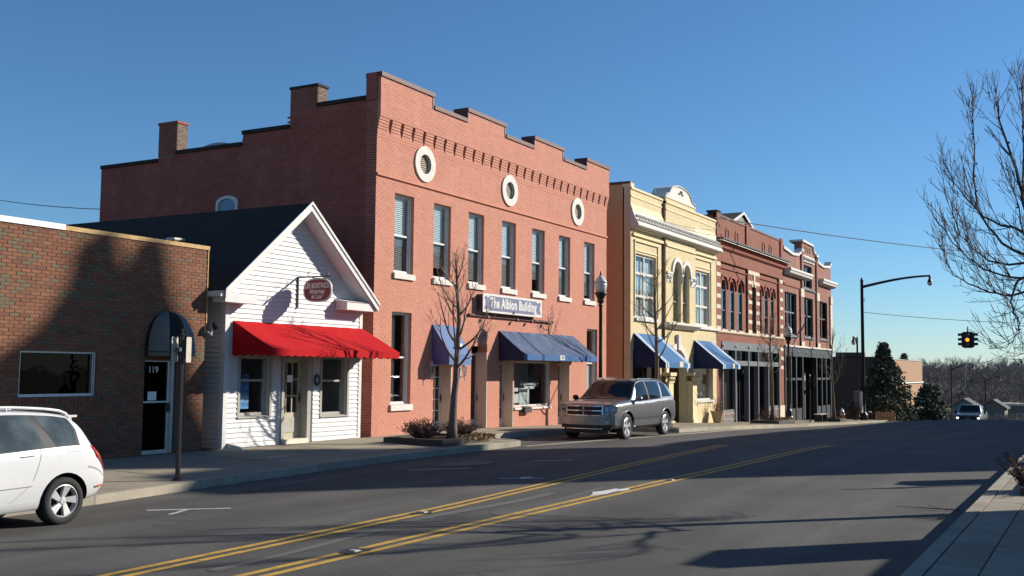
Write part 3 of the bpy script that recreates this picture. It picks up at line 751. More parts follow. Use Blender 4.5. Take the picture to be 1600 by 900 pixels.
# hanging oval sign
hs = thing('hanging_sign', 'oval maroon sign with white lettering hung from a black iron bracket on the white gable', 'sign', (FX,19.52,1.43))
mb = MB(); mb.box(FX+.018, FX+.05, 19.5, 19.54, 1.43, 2.2); mb.box(FX+.05, FX+1.08, 19.5, 19.54, 2.17, 2.2)
mb.build('bracket', K['black'], hs)
mb = MB()
for s in (-1, 1):
    c = FX+.65
    mb.tube([(c+s*(.33-.02*t)-s*.1*(1-cos(t*.5)), 19.52, 2.2+.085*t-.006*t*t) for t in [i*.3 for i in range(9)]], .005, 4)
    mb.tube([(c+s*(.06+.05*cos(t)), 19.52, 2.36+.05*sin(t)) for t in [i*.5 for i in range(12)]], .005, 4)
    mb.tube([(c+s*(.3+.04*cos(t)), 19.52, 2.24+.04*sin(t)) for t in [i*.5 for i in range(12)]], .005, 4)
for u in (.4,.9): mb.tube([(FX+u,19.52,2.18),(FX+u,19.52,2.13)], .006, 4)
mb.build('iron_scroll', K['black'], hs)
def superell(cx, cz, a, b, e=2.6, n=40):
    P = []
    for i in range(n):
        t = 2*pi*i/n; c, s = cos(t), sin(t); P.append((cx+a*math.copysign(abs(c)**(2/e),c), cz+b*math.copysign(abs(s)**(2/e),s)))
    return P
K['maroon'] = M('maroon_sign_paint', (.2,.028,.03), .5, .06, 4); K['signedge'] = M('grey_sign_edge', (.5,.47,.42), .5, .06, 4)
sc_x, sc_z = FX+.65, 1.86
P = superell(sc_x, sc_z, .43, .29); bd = MB().prism([(x,19.5,z) for x, z in P], (0,.045,0)).build('sign_board', K['signedge'], hs)
for yy, dy in ((19.499,-1),(19.546,1)):
    P = superell(sc_x, sc_z, .395, .255); MB().prism([(x,yy,z) for x, z in P], (0,dy*.003,0)).build('sign_face', K['maroon'], bd)
for s, sz, dz, sq in (('LEE BORTHICK',.17,.1,.62),('Attorney',.16,-.035,.72),('at Law',.16,-.155,.72)):
    text_mb(s, sz, (sc_x,19.494,sc_z+dz), (1,0,0), (0,0,1), (0,0,0), .006, squeeze=sq).build('lettering', K['white'], bd)

# ================================================================== salmon brick building
PINK = (.50,.2,.14)
K['pinkset'] = Mbrickset('salmon_painted_brick', [(0,(.575,.252,.175)),(.5,(.59,.262,.181)),(1,(.61,.272,.19))], .8, grain=.06, wash=((.6,.275,.195),1.3,.55,.75))
K['pinkwall'] = M('salmon_painted_wall', (.52,.22,.15), .85, .1, 3, .2, 60)
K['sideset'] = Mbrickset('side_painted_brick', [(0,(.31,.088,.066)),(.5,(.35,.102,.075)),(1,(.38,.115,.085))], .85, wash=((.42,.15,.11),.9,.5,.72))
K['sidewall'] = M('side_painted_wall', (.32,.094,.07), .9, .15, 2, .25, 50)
K['oldbrick'] = Mbrickset('old_chimney_brick', [(0,(.2,.15,.11)),(.5,(.26,.2,.15)),(1,(.16,.12,.09))])
al = thing('salmon_brick_building', 'two-storey salmon-painted brick building with a stepped parapet and three round white windows', 'building', (FX,30,-1.9))
A0, A1, AT = 22.6, 37.72, 7.6
WU = [23.48,25.43,27.37,29.44,31.52,33.55,35.67]
H = [(a,a+.93,2.66,4.88) for a in WU] + [(23.44,24.38,-.98,1.57),(35.93,36.88,-.98,1.58),(25.53,26.5,-2.0,.22),(27.62,28.58,-2.0,.73),(29.38,30.28,-2.1,.3),(30.36,32.92,-1.24,.3),(33.55,34.5,-2.2,.3)]
OC = [24.9,29.89,35.05]; OZ = 5.92
HO = [(c-.36,c+.36,OZ-.36,OZ+.36) for c in OC]
facade(al, 'front_wall', K['pinkwall'], A0, A1, -2.4, AT, H+HO, thick=.35)
PAR = [(A0,25.15),(27.06,29.39),(31.42,33.63),(35.63,A1)]
for a, b in PAR:
    MB().box(FX-.35, FX-.001, a, b, AT, 7.95).build('parapet_block', K['pinkwall'], al)
    MB().box(FX-.4, FX+.15, a-.02, b+.06, 7.95, 8.07).build('coping', K['rust'], al)
    for e in (a, b):
        if A0 < e < A1: MB().box(FX-.36, FX+.12, e-(.04 if e == b else .0)+(.0 if e == b else -.001), e+(.05 if e == b else .04), AT+.0, 7.945).build('coping', K['rust'], al)
for a, b in ((25.2,27.03),(29.44,31.39),(33.68,35.6)): MB().box(FX-.4, FX+.15, a, b, AT, AT+.12).build('coping', K['rust'], al)
# upper band stands proud over a row of brick brackets
UB = MB(); UB.box(FX, FX+.105, A0, A1, 6.84, AT-.002)
for a, b in PAR: UB.box(FX, FX+.105, a, b, AT-.001, 7.948)
UB.build('upper_band', K['pinkwall'], al)
p0, pitch = 23.05, .5505
edges = [A0]+[p0+pitch*i for i in range(27)]
for i, e in enumerate(edges):
    a = e+(.14 if i else 0); b = edges[i+1] if i+1 < len(edges) else A1
    bm_ = MB()
    for k in range(5): bm_.box(FX, FX+.022+.017*k, a, b, 6.44+.08*k+.002, 6.44+.08*k+(.076 if k < 4 else .078))
    bm_.build('brick_bracket', K['pinkset'], al)
profile_run(MB(), [(.022,6.44),(.018,6.38),(.01,6.36),(.008,6.3),(0,6.29)], A0, A1).build('band_moulding', K['pinkwall'], al)
profile_run(MB(), [(0,5.31),(.055,5.3),(.06,5.24),(0,5.2)], A0, A1).build('string_course', K['pinkwall'], al)
def inoc(u, v): return all((u-c)**2+(v-OZ)**2 > .5**2 for c in OC)
bricks_obj([b for b in brick_fill(A0, A1-.01, -2.3, 6.29, H, seed=2, test=inoc, gap=.003, vgap=.015) if not 5.2 < b[2] < 5.3], K['pinkset'], al, out=.003)
ub = [b for b in brick_fill(A0, A1-.01, 6.85, 7.94, [], seed=3, gap=.003, vgap=.015) if b[3] < AT or any(p < b[0] and b[1] < q for p, q in PAR)]
bricks_obj(ub, K['pinkset'], al, x=FX+.105, out=.003)
MB().box(FX-.35,FX-.3,A0+.3,A1-.3,-2.1,-2.0).build('floor_edge', K['interior'], al)
K['louvre'] = M('grey_louvre', (.4,.34,.27), .8, .15, 9)
for c in OC:
    r = MB(); arch_ring(r, c, .285, .52, OZ, FX, .05, n=30, a0=0, a1=2*pi)
    P = [(c-.285*cos(2*pi*i/30), OZ+.285*sin(2*pi*i/30)) for i in range(31)]
    for (a,b),(e,f) in zip(P, P[1:]): r.poly([(FX+.05,a,b),(FX+.05,e,f),(FX-.2,e,f),(FX-.2,a,b)])
    R_ = r.build('round_window', K['stonewhite'], al)
    lv = MB()
    for i in range(-4, 5):
        z = OZ+i*.062; hw = sqrt(max(.0, .285**2-(i*.062)**2))
        if hw > .05: lv.add([(FX-.04,c-hw,z-.026),(FX-.04,c+hw,z-.026),(FX-.075,c+hw,z+.03),(FX-.075,c-hw,z+.03)], [(0,1,2,3)])
    lv.build('louvre', K['louvre'], R_); MB().box(FX-.22,FX-.2,c-.34,c+.34,OZ-.34,OZ+.34).build('backing', K['interior'], R_)
for i, a in enumerate(WU):
    window(al, a, a+.93, 2.66, 4.88, rec=.12, fw=.075, rails=[3.72], mat=K['white'], blind=(a+.07,a+.86,2.75+(.0,.25,.05,.0,.4,.0,.12)[i],4.75,(.056,.05,.06,.056,.052,.058,.05)[i],K['blind']), low=K['glassscreen'], sill=(.04,.17,.07))
window(al, 23.44, 24.38, -.98, 1.57, rec=.13, fw=.07, rails=[.32], sill=(.05,.17,.07), curtain=(23.5,23.95,-.92,1.5,M('grey_drape',(.3,.29,.27),.9,.15)))
window(al, 35.93, 36.88, -.98, 1.58, rec=.13, fw=.07, rails=[.28], blind=(36.0,36.8,-.9,.28,.05,K['blind']), sill=(.04,.17,.07))
K['creamdoor'] = M('cream_door', (.66,.62,.52), .55, .06, 4)
for a, b, c, e, li in ((25.53,26.5,-1.83,.22,(3,5)),(27.62,28.58,-1.85,.55,None),(29.38,30.28,-1.87,.3,(3,5)),(33.55,34.5,-1.96,.3,(3,5))):
    d = door(al, a+.03, b-.03, c, e-.04, .33, K['white'] if li else K['beige'], lights=li, kick=.28, stile=.09 if li else .07, gl=K['glass'])
    MB().box(FX-.38, FX-.33, a, a+.03, c, e).build('jamb', K['beige'], d); MB().box(FX-.38, FX+.012, b-.035, b-.002, c, e).build('jamb', K['beige'], d)
    MB().box(FX-.4, FX+.05, a, b, c-.2, c-.003).build('threshold', K['offwhite'], d)
    if not li:
        MB().box(FX-.345,FX-.34,27.8,28.05,-.55,-.35).build('notice', M('yellow_notice',(.5,.36,.06),.7,.1), d)
        MB().box(FX-.345,FX-.34,27.75,28.2,.3,.42).build('notice', K['paper'], d)
# shop window
sw = window(al, 30.36, 32.92, -1.24, .3, rec=.06, fw=.07, mat=K['white'], sill=(.03,.08,.06), sillmat=K['white'])
def ring_text(s, cy, cz, r, size, a0, a1, x, mat, parent):
    k = len(s)
    for i, chr_ in enumerate(s):
        if chr_ == ' ': continue
        a = a0+(a1-a0)*i/(k-1); ux = (0, sin(a), -cos(a)); uz = (0, cos(a), sin(a))
        text_mb(chr_, size, (x, cy+r*cos(a), cz+r*sin(a)), ux, uz, (0,0,0), .004).build('lettering', mat, parent)
ring_text('FAMILY DENTAL', 31.62, -.7, .62, .2, radians(160), radians(20), FX-.1, K['darkgrey'], sw)
text_mb('SERVICE', .19, (FX-.1,31.62,-.3), (0,1,0), (0,0,1), (0,0,0), .004).build('lettering', K['darkgrey'], sw)
for a, b, c, e in ((31.2,32.1,-.5,-.42),(31.28,32.0,-.64,-.54),(30.5,30.85,-.72,-.6),(30.5,30.9,-1.1,-.8),(31.25,31.33,-.56,-.4),(31.98,32.06,-.56,-.4)): MB().box(FX-.13,FX-.125,a,b,c,e).build('notice', K['paper'], sw)
MB().box(FX-.34,FX-.3,31.25,31.95,-1.17,-.6).build('poster_board', K['paper'], sw); MB().box(FX-.9,FX-.85,30.45,32.9,-1.3,.3).build('display_backdrop', M('grey_backdrop',(.33,.33,.31),.9,.15), sw)
mb = MB(); mb.box(FX, FX+.16, 30.85, 31.3, -1.43, -1.25); mb.hexa([(FX,30.85,-1.25),(FX+.18,30.83,-1.27),(FX+.18,31.32,-1.27),(FX,31.3,-1.25),(FX,30.85,-1.21),(FX+.16,30.85,-1.25),(FX+.16,31.3,-1.25),(FX,31.3,-1.21)])
mb.build('letter_box', K['darkgrey'], al)
K['blue'] = M('faded_blue_cloth', (.05,.085,.16), .8, .25, 2.5, .15, 70, dirt=((.16,.18,.23), 2.2, .8))
K['bluedk'] = M('blue_valance_cloth', (.035,.11,.28), .8, .1, 4, .15, 70)
K['navystripe'] = M('navy_cloth', (.02,.025,.07), .85, .1, 5)
K['lilac'] = M('slate_blue_cloth', (.12,.18,.34), .85, .08, 4, .12, 70)
K['lilacdk'] = M('slate_blue_side', (.1,.1,.26), .85, .1, 4, .12, 70)
aw = awning(al, 25.42, 26.62, 1.3, .6, .44, .31, [K['lilac'],K['lilac'],K['lilacdk']], sag=.0)
MB().box(FX+.626,FX+.63,25.95,26.1,.6,.75).build('number_patch', K['paper'], aw)
aw = awning(al, 29.28, 34.72, 1.26, .96, .5, .17, [K['blue'],K['navystripe'],K['navystripe']], bands=[(.215,.245,1),(.8,.815,1)], scal=.025)
for c in aw.children:
    if c.name.startswith('valance'): c.data.materials[0] = K['bluedk']
MB().box(FX+.986,FX+.99,31.78,32.1,.35,.5).build('number_patch', K['paper'], aw)
text_mb('125', .14, (FX+1.0,31.94,.425), (0,1,0), (0,0,1), (0,0,0), .004).build('lettering', K['black'], aw)
for yy in (25.2,26.98):
    mb = MB(); mb.box(FX, FX+.03, yy-.05, yy+.05, -.25, .05); mb.tube([(FX+.02,yy,-.2),(FX+.1,yy,-.24),(FX+.17,yy,-.2)], .014, 5)
    mb.lathe([(.03,-.2),(.045,-.16)], (FX+.17,yy,0), 6); mb.lathe([(.11,.08),(.08,.12),(.02,.2),(.015,.26)], (FX+.17,yy,0), 6); mb.tube([(FX+.17,yy,-.2),(FX+.17,yy,-.36)], .012, 5)
    for k in range(6): mb.tube([(FX+.17+.05*cos(k*pi/3),yy+.05*sin(k*pi/3),-.16),(FX+.17+.095*cos(k*pi/3),yy+.095*sin(k*pi/3),.08)], .008, 4)
    ln = mb.build('wall_lantern', K['greywood'], al); MB().lathe([(.045,-.16),(.09,.08)], (FX+.17,yy,0), 6).build('lantern_glass', K['glass'], ln)
# side wall with stepped top
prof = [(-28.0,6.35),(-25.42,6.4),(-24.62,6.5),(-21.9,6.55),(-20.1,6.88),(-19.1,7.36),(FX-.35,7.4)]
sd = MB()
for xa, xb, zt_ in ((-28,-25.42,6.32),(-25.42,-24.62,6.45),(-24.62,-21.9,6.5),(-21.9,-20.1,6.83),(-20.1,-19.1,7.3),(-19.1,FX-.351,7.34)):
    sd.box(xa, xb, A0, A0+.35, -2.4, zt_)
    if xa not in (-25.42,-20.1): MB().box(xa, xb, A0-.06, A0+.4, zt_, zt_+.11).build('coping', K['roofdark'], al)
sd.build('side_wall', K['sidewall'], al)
def stop(u): 
    for xa, xb, zt_ in ((-28,-25.42,6.32),(-25.42,-24.62,6.45),(-24.62,-21.9,6.5),(-21.9,-20.1,6.83),(-20.1,-19.1,7.3),(-19.1,FX,7.34)):
        if xa <= u <= xb: return zt_
    return 0
HS = [(-22.86,-22.0,3.6,5.0)]
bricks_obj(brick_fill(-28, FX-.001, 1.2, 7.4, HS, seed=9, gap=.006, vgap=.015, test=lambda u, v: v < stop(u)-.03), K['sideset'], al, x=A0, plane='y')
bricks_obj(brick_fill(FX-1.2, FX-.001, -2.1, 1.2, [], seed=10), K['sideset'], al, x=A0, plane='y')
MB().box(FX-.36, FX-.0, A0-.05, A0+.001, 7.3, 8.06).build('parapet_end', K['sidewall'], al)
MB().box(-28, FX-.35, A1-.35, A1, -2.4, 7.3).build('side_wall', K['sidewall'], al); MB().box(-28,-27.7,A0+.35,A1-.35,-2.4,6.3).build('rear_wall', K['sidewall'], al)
MB().box(-27.7, FX-.35, A0+.35, A1-.35, 5.9, 6.0).build('roof', K['roofdark'], al); MB().box(-27.7, FX-.36, A0+.35, A1-.35, 1.75, 1.9).build('floor', K['interior'], al); MB().box(-27.7, FX-.36, A0+.35, A1-.35, -2.2, -2.05).build('floor', K['interior'], al)
MB().box(-22, -21.8, A0+.36, A1-.36, -2.0, 5.85).build('inner_wall', K['interior'], al)
for xa, xb, zt_ in ((-20.1,-19.1,8.02),(-25.42,-24.62,7.55)):
    c = MB().box(xa, xb, A0+.001, A0+.42, 6.2, zt_-.07).build('chimney', K['oldbrick'], al)
    cb = MB()
    for b in brick_fill(xa, xb, 6.5 if xa < -22 else 7.3, zt_-.07, [], seed=4): add_brick(cb, b, A0+.0, 'y', .006)
    cb.build('brick_courses', K['sideset'], c, kind='stuff')
    cb = MB()
    for b in brick_fill(A0+.01, A0+.42, 6.5, zt_-.07, [], seed=4): add_brick(cb, b, xb, 'x', .006)
    cb.build('brick_courses', K['oldbrick'], c, kind='stuff')
    MB().box(xa-.03, xb+.03, A0-.03, A0+.46, zt_-.07, zt_).build('chimney_cap', K['roofdark'] if xa > -22 else K['sidewall'], c)
K['tarp'] = M('grey_roof_sheet', (.32,.36,.4), .5, .15, 3)
tp = MB(); n = 12
for i in range(n):
    ta, tb = i/n, (i+1)/n
    za, zb = 6.55+.36*sin(pi*min(1,ta*1.15+.12))**.7, 6.55+.36*sin(pi*min(1,tb*1.15+.12))**.7
    xa, xb = -24.5+2.5*ta, -24.5+2.5*tb
    tp.poly([(xa,A0+.45,6.4),(xb,A0+.45,6.4),(xb,A0+.7,zb),(xa,A0+.7,za)]); tp.poly([(xa,A0+.7,za),(xb,A0+.7,zb),(xb,A0+3,zb-.3),(xa,A0+3,za-.3)])
tp.build('roof_sheet', K['tarp'], al)
# small arched side window
mb = MB(); fw = .1
P = [(-22.86,3.6),(-22.86,4.85)]+[(-22.43-.43*cos(pi*i/10), 4.85+.2*sin(pi*i/10)) for i in range(1,10)]+[(-22.0,4.85),(-22.0,3.6)]
Q = [(-22.43+(u+22.43)*.8, v if v < 4 else v-.09) for u, v in P]
for (a,b),(c,d),(e,f),(g,h) in zip(P,P[1:],Q[1:],Q): mb.poly([(a,A0-.05,b),(c,A0-.05,d),(e,A0-.05,f),(g,A0-.05,h)]); mb.poly([(a,A0-.05,b),(c,A0-.05,d),(c,A0+.01,d),(a,A0+.01,b)]); mb.poly([(g,A0-.05,h),(e,A0-.05,f),(e,A0+.0,f),(g,A0+.0,h)])
ws = mb.build('side_window', K['stonewhite'], al)
K['bluepane'] = M('blue_glazed_pane', (.09,.16,.27), .15, .1, 2, spec=.6)
MB().poly([(u,A0-.012,v) for u, v in Q]).build('pane', K['bluepane'], ws)

# sign on the salmon building
sg = thing('building_sign', 'long blue and white wall sign between the storeys of the salmon building', 'sign', (FX+.2,30.0,1.7))
sx = FX+.25; y0, y1, z0, z1 = 27.88, 31.8, 1.79, 2.38
K['signblue'] = M('dusty_blue_sign', (.13,.14,.23), .6, .1, 3)
MB().box(FX+.02, sx-.03, y0+.04, y1-.04, z0+.03, z1-.03).build('sign_box', K['darkgrey'], sg)
mb = MB().box(sx-.03, sx, y0, y1, z0, z1); bd = mb.build('sign_board', K['white'], sg)
zc = (z0+z1)/2; P = []
def cr(yc, z_, r, a0, a1, n=6): return [(yc+r*cos(a0+(a1-a0)*i/n), z_+r*sin(a0+(a1-a0)*i/n)) for i in range(n+1)]
b = .065
P = [(y0+.42,z0+b),(y1-.42,z0+b)]+[(y1-.3,z0+.13),(y1-.16,z0+.07),(y1-.07,z0+.14),(y1-.09,zc-.16),(y1-.15,zc-.04),(y1-.15,zc+.04),(y1-.09,zc+.16),(y1-.07,z1-.14),(y1-.16,z1-.07),(y1-.3,z1-.13),(y1-.42,z1-b),(y0+.42,z1-b),(y0+.3,z1-.13),(y0+.16,z1-.07),(y0+.07,z1-.14),(y0+.09,zc+.16),(y0+.15,zc+.04),(y0+.15,zc-.04),(y0+.09,zc-.16),(y0+.07,z0+.14),(y0+.16,z0+.07),(y0+.3,z0+.13)]
MB().prism([(sx,u,v) for u, v in P], (.006,0,0)).build('sign_face', K['signblue'], bd)
text_mb('The Albion Building', .43, (sx+.01,(y0+y1)/2,zc+.01), (0,1,0), (0,0,1), (0,0,0), .016, squeeze=.83).build('lettering', K['white'], bd)
MB().box(sx+.007, sx+.012, 29.75, 29.88, z0+.02, z0+.1).build('centre_bracket', K['black'], bd)
mb = MB(); mb.box(FX+.01, FX+.09, 27.38, 33.0, 1.66, 1.72)
for u in (28.3,30.2,31.2,32.4): mb.tube([(FX+.06,u,1.68),(FX+.12,u,1.6)], .02, 5); mb.lathe([(.03,0),(.06,.1),(.05,.11)], (FX+.12,u,1.6), 8, 0, (.5,0,.3))
mb.build('light_rail', K['rust'], sg)

# ================================================================== yellow building
K['yel'] = Mbrick('yellow_painted_brick', (.7,.58,.34), (.73,.61,.37), (.6,.49,.28), bw=.21, rh=.068, mort=.006, depth=.35, wash=((.55,.45,.3),.8,.55,.8))
K['yelp'] = M('yellow_painted_stone', (.7,.59,.36), .8, .08, 3, .15, 50)
K['orangeside'] = Mbrick('orange_side_brick', (.66,.4,.2), (.7,.44,.22), (.6,.36,.18), uaxis='X', wash=((.55,.32,.18),.5,.45,.7))
ye = thing('yellow_building', 'pale yellow two-storey building with a white scrolled crest and two striped blue awnings', 'building', (FX,45.6,-2.4))
B0, B1 = 40.15, 51.2
H = [(40.69,43.02,2.24,4.95),(48.02,50.2,2.24,4.9),(44.82,45.85,2.24,5.05),(46.08,47.0,2.24,5.05),(40.4,43.5,-2.6,.9),(44.35,46.75,-2.7,1.06),(47.75,50.65,-1.38,.9)]
facade(ye, 'front_wall', K['yel'], B0, B1, -2.9, 7.68, H, thick=.35, reveal=K['yelp'])
shell(ye, B0, B1, -29, -2.9, 7.75, K['orangeside'], roofz=7.0, zl=7.82)
MB().box(-29, FX-.01, B0-.05, B0+.36, 7.82, 7.92).build('coping', K['rust'], ye); MB().box(FX-.36, FX+.02, B0-.03, B0+.34, 7.68, 7.86).build('parapet_end', K['yelp'], ye)
for z0_, z1_, o in ((7.6,7.69,.05),(7.28,7.34,.03)):
    profile_run(MB(), [(0,z1_),(o,z1_),(o,z0_),(0,z0_-.02)], B0, 43.75).build('moulding', K['yelp'], ye); profile_run(MB(), [(0,z1_),(o,z1_),(o,z0_),(0,z0_-.02)], 47.86, B1).build('moulding', K['yelp'], ye)
    profile_run(MB(), [(.1,z1_-.05),(.1+o,z1_-.05),(.1+o,z0_-.05),(.1,z0_-.07)], 43.92, 47.84).build('moulding', K['yelp'], ye)
flare = [(0,7.0),(.03,6.86),(.1,6.68)]
profile_run(MB(), flare+[(.1,6.66)], B0, B1).build('flared_cornice', K['yelp'], ye)
profile_run(MB(), [(.1,6.67),(.2,6.42),(.36,6.14),(.37,6.06),(.18,6.02),(.16,5.97),(0,5.95)], B0-.02, B1+.02).build('cornice_band', K['stonewhite'], ye)
R = random.Random(4); mb = MB()
k = 33
for i in range(k):
    u = B0+.17+(B1-B0-.34)*i/(k-1)
    mb.ball((FX+.22,u,6.46), .085, 6); mb.ball((FX+.3,u+.09,6.3), .07, 6); mb.ball((FX+.3,u-.07,6.28), .06, 6); mb.ball((FX+.19,u+.16,6.53), .05, 5)
mb.build('leaf_ornament', K['stonewhite'], ye, kind='stuff')
# centre bay
facade(ye, 'centre_bay', K['yel'], 43.92, 47.84, 1.95, 7.8, [h for h in H if h[0] in (44.82,46.08)], x=FX+.1, thick=.099, reveal=K['yelp'])
MB().box(FX-.45, FX+.13, 43.9, 47.86, 7.8, 7.86).build('crest_base', K['stonewhite'], ye)
P = [(44.0,7.86),(47.78,7.86),(47.78,8.02)]+[(47.78-.45*sin(i/6*pi/2), 8.02+.16*(1-cos(i/6*pi/2))) for i in range(1,7)]+[(45.9+1.35*cos(i/9*pi/2)*1.0, 8.18+.4*sin(i/9*pi/2)) for i in range(1,10)]
P += [(2*45.9-u, v) for u, v in reversed(P[2:-1])]
P = [(min(max(u,44.0),47.78), v) for u, v in P[1:]]
P = [(44.0,7.86)]+P
cre = MB().prism([(FX+.08,u,v) for u, v in P], (-.85,0,0)).build('crest', K['stonewhite'], ye)
mb = MB()
for a, b_ in zip(P[1:-1], P[2:]): mb.tube([(FX+.1,a[0],a[1]-.03),(FX+.1,b_[0],b_[1]-.03)], .035, 5)
mb.build('crest_moulding', K['stonewhite'], cre)
mb = MB()
for s in (-1,1): mb.tube([(FX+.1,45.9+s*(.1+.16*sin(t)),8.2+.1*t-.06*t*t) for t in (0,.4,.8,1.2,1.6,2.0)], .035, 5)
mb.ball((FX+.1,45.9,8.3), .09, 7); mb.build('crest_leaf', K['greywood'], cre)
MB().box(FX-.44, FX-.42, 44.0, 44.02, 7.86, 8.3).build('crest_side', K['greywood'], cre)
MB().tube([(FX+.06,43.78,-2.3),(FX+.06,43.78,7.5)], .06, 6).build('downpipe', M('brown_pipe',(.2,.11,.06),.6,.2), ye)
# arches
for c, hw in ((45.335,.515),(46.54,.46)): arch_fill(MB(), c, hw, 4.5, 5.05, FX+.1, .45, n=12).build('arch_soffit', K['yelp'], ye)
ar = MB()
for c, hw in ((45.335,.515),(46.54,.46)): ar = MB(); arch_ring(ar, c, hw+.0, hw+.2, 4.5, FX+.1, .07, n=14); ar.build('arch_hood', K['white'], ye)
for a, b_ in ((44.0,44.72),(45.86,46.07),(47.05,47.8)):
    MB().box(FX+.1, FX+.17, a, b_, 4.38, 4.48).build('impost', K['stonewhite'], ye)
    mb = MB().box(FX+.1, FX+.13, a+.04, b_-.04, 4.0, 4.38)
    for i in range(8): mb.ball((FX+.14,random.uniform(a+.08,b_-.08),random.uniform(4.05,4.32)), .05, 5)
    mb.build('carved_capital', K['stonewhite'], ye)
for a, b_ in ((44.82,45.85),(46.08,47.0)):
    window(ye, a, b_, 2.24, 5.0, rec=.07, fw=.06, rails=[3.2], mat=K['greywood'], curtain=(a+.1,a+.5,3.2,4.9,K['white']))
for a, b_, zt_ in ((40.69,43.02,4.95),(48.02,50.2,4.9)):
    m_ = (a+b_)/2
    window(ye, a, b_, 2.24, zt_, rec=.09, fw=.09, rails=[3.18,4.15], muls=[m_], rail_w=.1, mat=K['stonewhite'], curtain=(a+.1,b_-.1,2.35,4.7,K['blind']), sill=(.1,.13,.1), sillmat=K['white'])
    for u, v, o in ((a-.18,a-.12,.05),(b_+.12,b_+.18,.05)): MB().box(FX, FX+o, u, v, 2.3, 5.5).build('moulding', K['yelp'], ye)
    MB().box(FX, FX+.07, a-.2, b_+.2, 5.44, 5.52).build('moulding', K['yelp'], ye); MB().box(FX, FX+.04, a-.05, b_+.05, 5.05, 5.11).build('moulding', K['yelp'], ye)
for a, b_ in ((40.3,43.7),(47.95,51.1)): MB().box(FX, FX+.09, a, b_, 5.66, 5.78).build('moulding', K['yelp'], ye)
MB().box(FX+.1, FX+.16, 43.95, 47.8, 5.6, 5.7).build('moulding', K['yelp'], ye)
profile_run(MB(), [(.1,2.2),(.36,2.18),(.36,2.1),(.2,2.0),(.1,1.92)], 43.75, 47.95).build('sill_ledge', K['stonewhite'], ye)
profile_run(MB(), [(0,2.18),(.12,2.16),(.12,2.06),(0,2.02)], 47.96, B1-.02).build('sill_ledge', K['stonewhite'], ye)
# ground floor: arched entrance with keystone and columns
ar = MB(); arch_fill(ar, 45.55, 1.2, -.1, 1.06, FX, .35, n=16, rz_=1.1); ar.build('arch_soffit', K['yelp'], ye)
ar = MB(); arch_ring(ar, 45.55, 1.2, 1.48, -.1, FX, .08, n=18, k=1.1/1.2); ar.build('arch_hood', K['stonewhite'], ye)
MB().hexa([(FX,45.45,.98),(FX+.14,45.45,.98),(FX+.14,45.65,.98),(FX,45.65,.98),(FX,45.4,1.68),(FX+.16,45.4,1.68),(FX+.16,45.72,1.68),(FX,45.72,1.68)]).build('keystone', K['white'], ye)
for yy in (44.1,47.2):
    mb = MB().box(FX, FX+.34, yy-.36, yy+.36, -2.75, -2.2); mb.box(FX, FX+.28, yy-.28, yy+.28, -2.2, -.5); mb.box(FX, FX+.4, yy-.38, yy+.38, -.2, -.05)
    for i in range(5): mb.ball((FX+.3,yy-.24+.12*i,-.33), .1, 6)
    mb.box(FX, FX+.32, yy-.33, yy+.33, -.5, -.44); mb.build('entrance_pier', K['yelp'], ye)
d = door(ye, 44.9, 46.2, -2.35, .3, .9, K['black'], kick=.4, gl=K['glassdark']); MB().box(FX-1.0,FX-.96,44.3,46.8,-2.6,1.1).build('porch_back', K['interior'], ye)
window(ye, 40.4, 43.5, -2.0, .9, rec=.2, fw=.1, mat=K['darkgrey'], glass=K['glassdark'], muls=[42.0])
W = window(ye, 47.75, 50.65, -1.38, .9, rec=.12, fw=.08, mat=K['stonewhite'], glass=K['glass'], sill=(.05,.1,.07), sillmat=K['white'])
for i, (a, b_, c, e) in enumerate(((48.4,49.6,-.2,-.05),(48.5,49.7,-.4,-.28),(48.3,49.3,-.62,-.5))): MB().box(FX-.22,FX-.215,a,b_,c,e).build('window_lettering', K['blind'], W)
R = random.Random(8)
for i in range(5): MB().ball((FX-.5,48.1+i*.5,-1.2+R.random()*.1), .1+R.random()*.05, 7).build('display_ware', K['white'] if i % 2 else K['beige'], W)
K['blue2'] = M('royal_blue_cloth', (.016,.115,.28), .75, .1, 3, .12, 70); K['navy2'] = M('navy_side_cloth', (.008,.018,.07), .8, .1, 3)
K['stripe'] = M('pale_stripe', (.55,.6,.66), .8, .05, 4)
for a, b_ in ((40.44,43.4),(47.83,50.6)):
    aw = awning(ye, a, b_, 1.58 if a < 45 else 1.5, 1.42, .34, .19, [K['blue2'],K['stripe'],K['navy2']], bands=[(.02,.06,1),(.09,.13,1),(.86,.9,1),(.93,.97,1)], sag=.03)
    MB().box(FX+1.446,FX+1.45,(a+b_)/2+.1,(a+b_)/2+.55,.18,.42).build('number_patch', K['beige'], aw)

# ================================================================== red brick building with arched windows
K['redbrick'] = Mbrick('red_brick', (.27,.085,.052), (.34,.12,.072), (.24,.13,.1), mort=.012, depth=.5, wash=((.24,.075,.05),.8,.5,.75))
K['redbrick_p'] = M('red_brick_moulding', (.3,.085,.055), .85, .2, 5, .4, 40)
K['creamstone'] = M('cream_stone', (.62,.53,.39), .8, .1, 5, .2, 40)
K['greypaint'] = M('grey_shopfront_paint', (.135,.15,.165), .55, .1, 4)
K['brownpanel'] = M('brown_pink_panel', (.3,.2,.17), .7, .15, 5)
rd = thing('arched_brick_building', 'red brick building with cream quoin blocks, groups of tall arched windows and a grey shopfront', 'building', (FX,57.6,-2.75))
C0, C1 = 51.2, 64.0
WR = [(52.24,53.12),(53.66,54.54),(55.08,55.96),(57.45,58.13),(58.98,59.7),(60.26,60.98),(61.53,62.25)]
H = [(a,b,2.2,4.84) for a, b in WR]
facade(rd, 'front_wall', K['redbrick'], C0, C1, 1.58, 8.05, H, x=FX-.1, thick=.3)
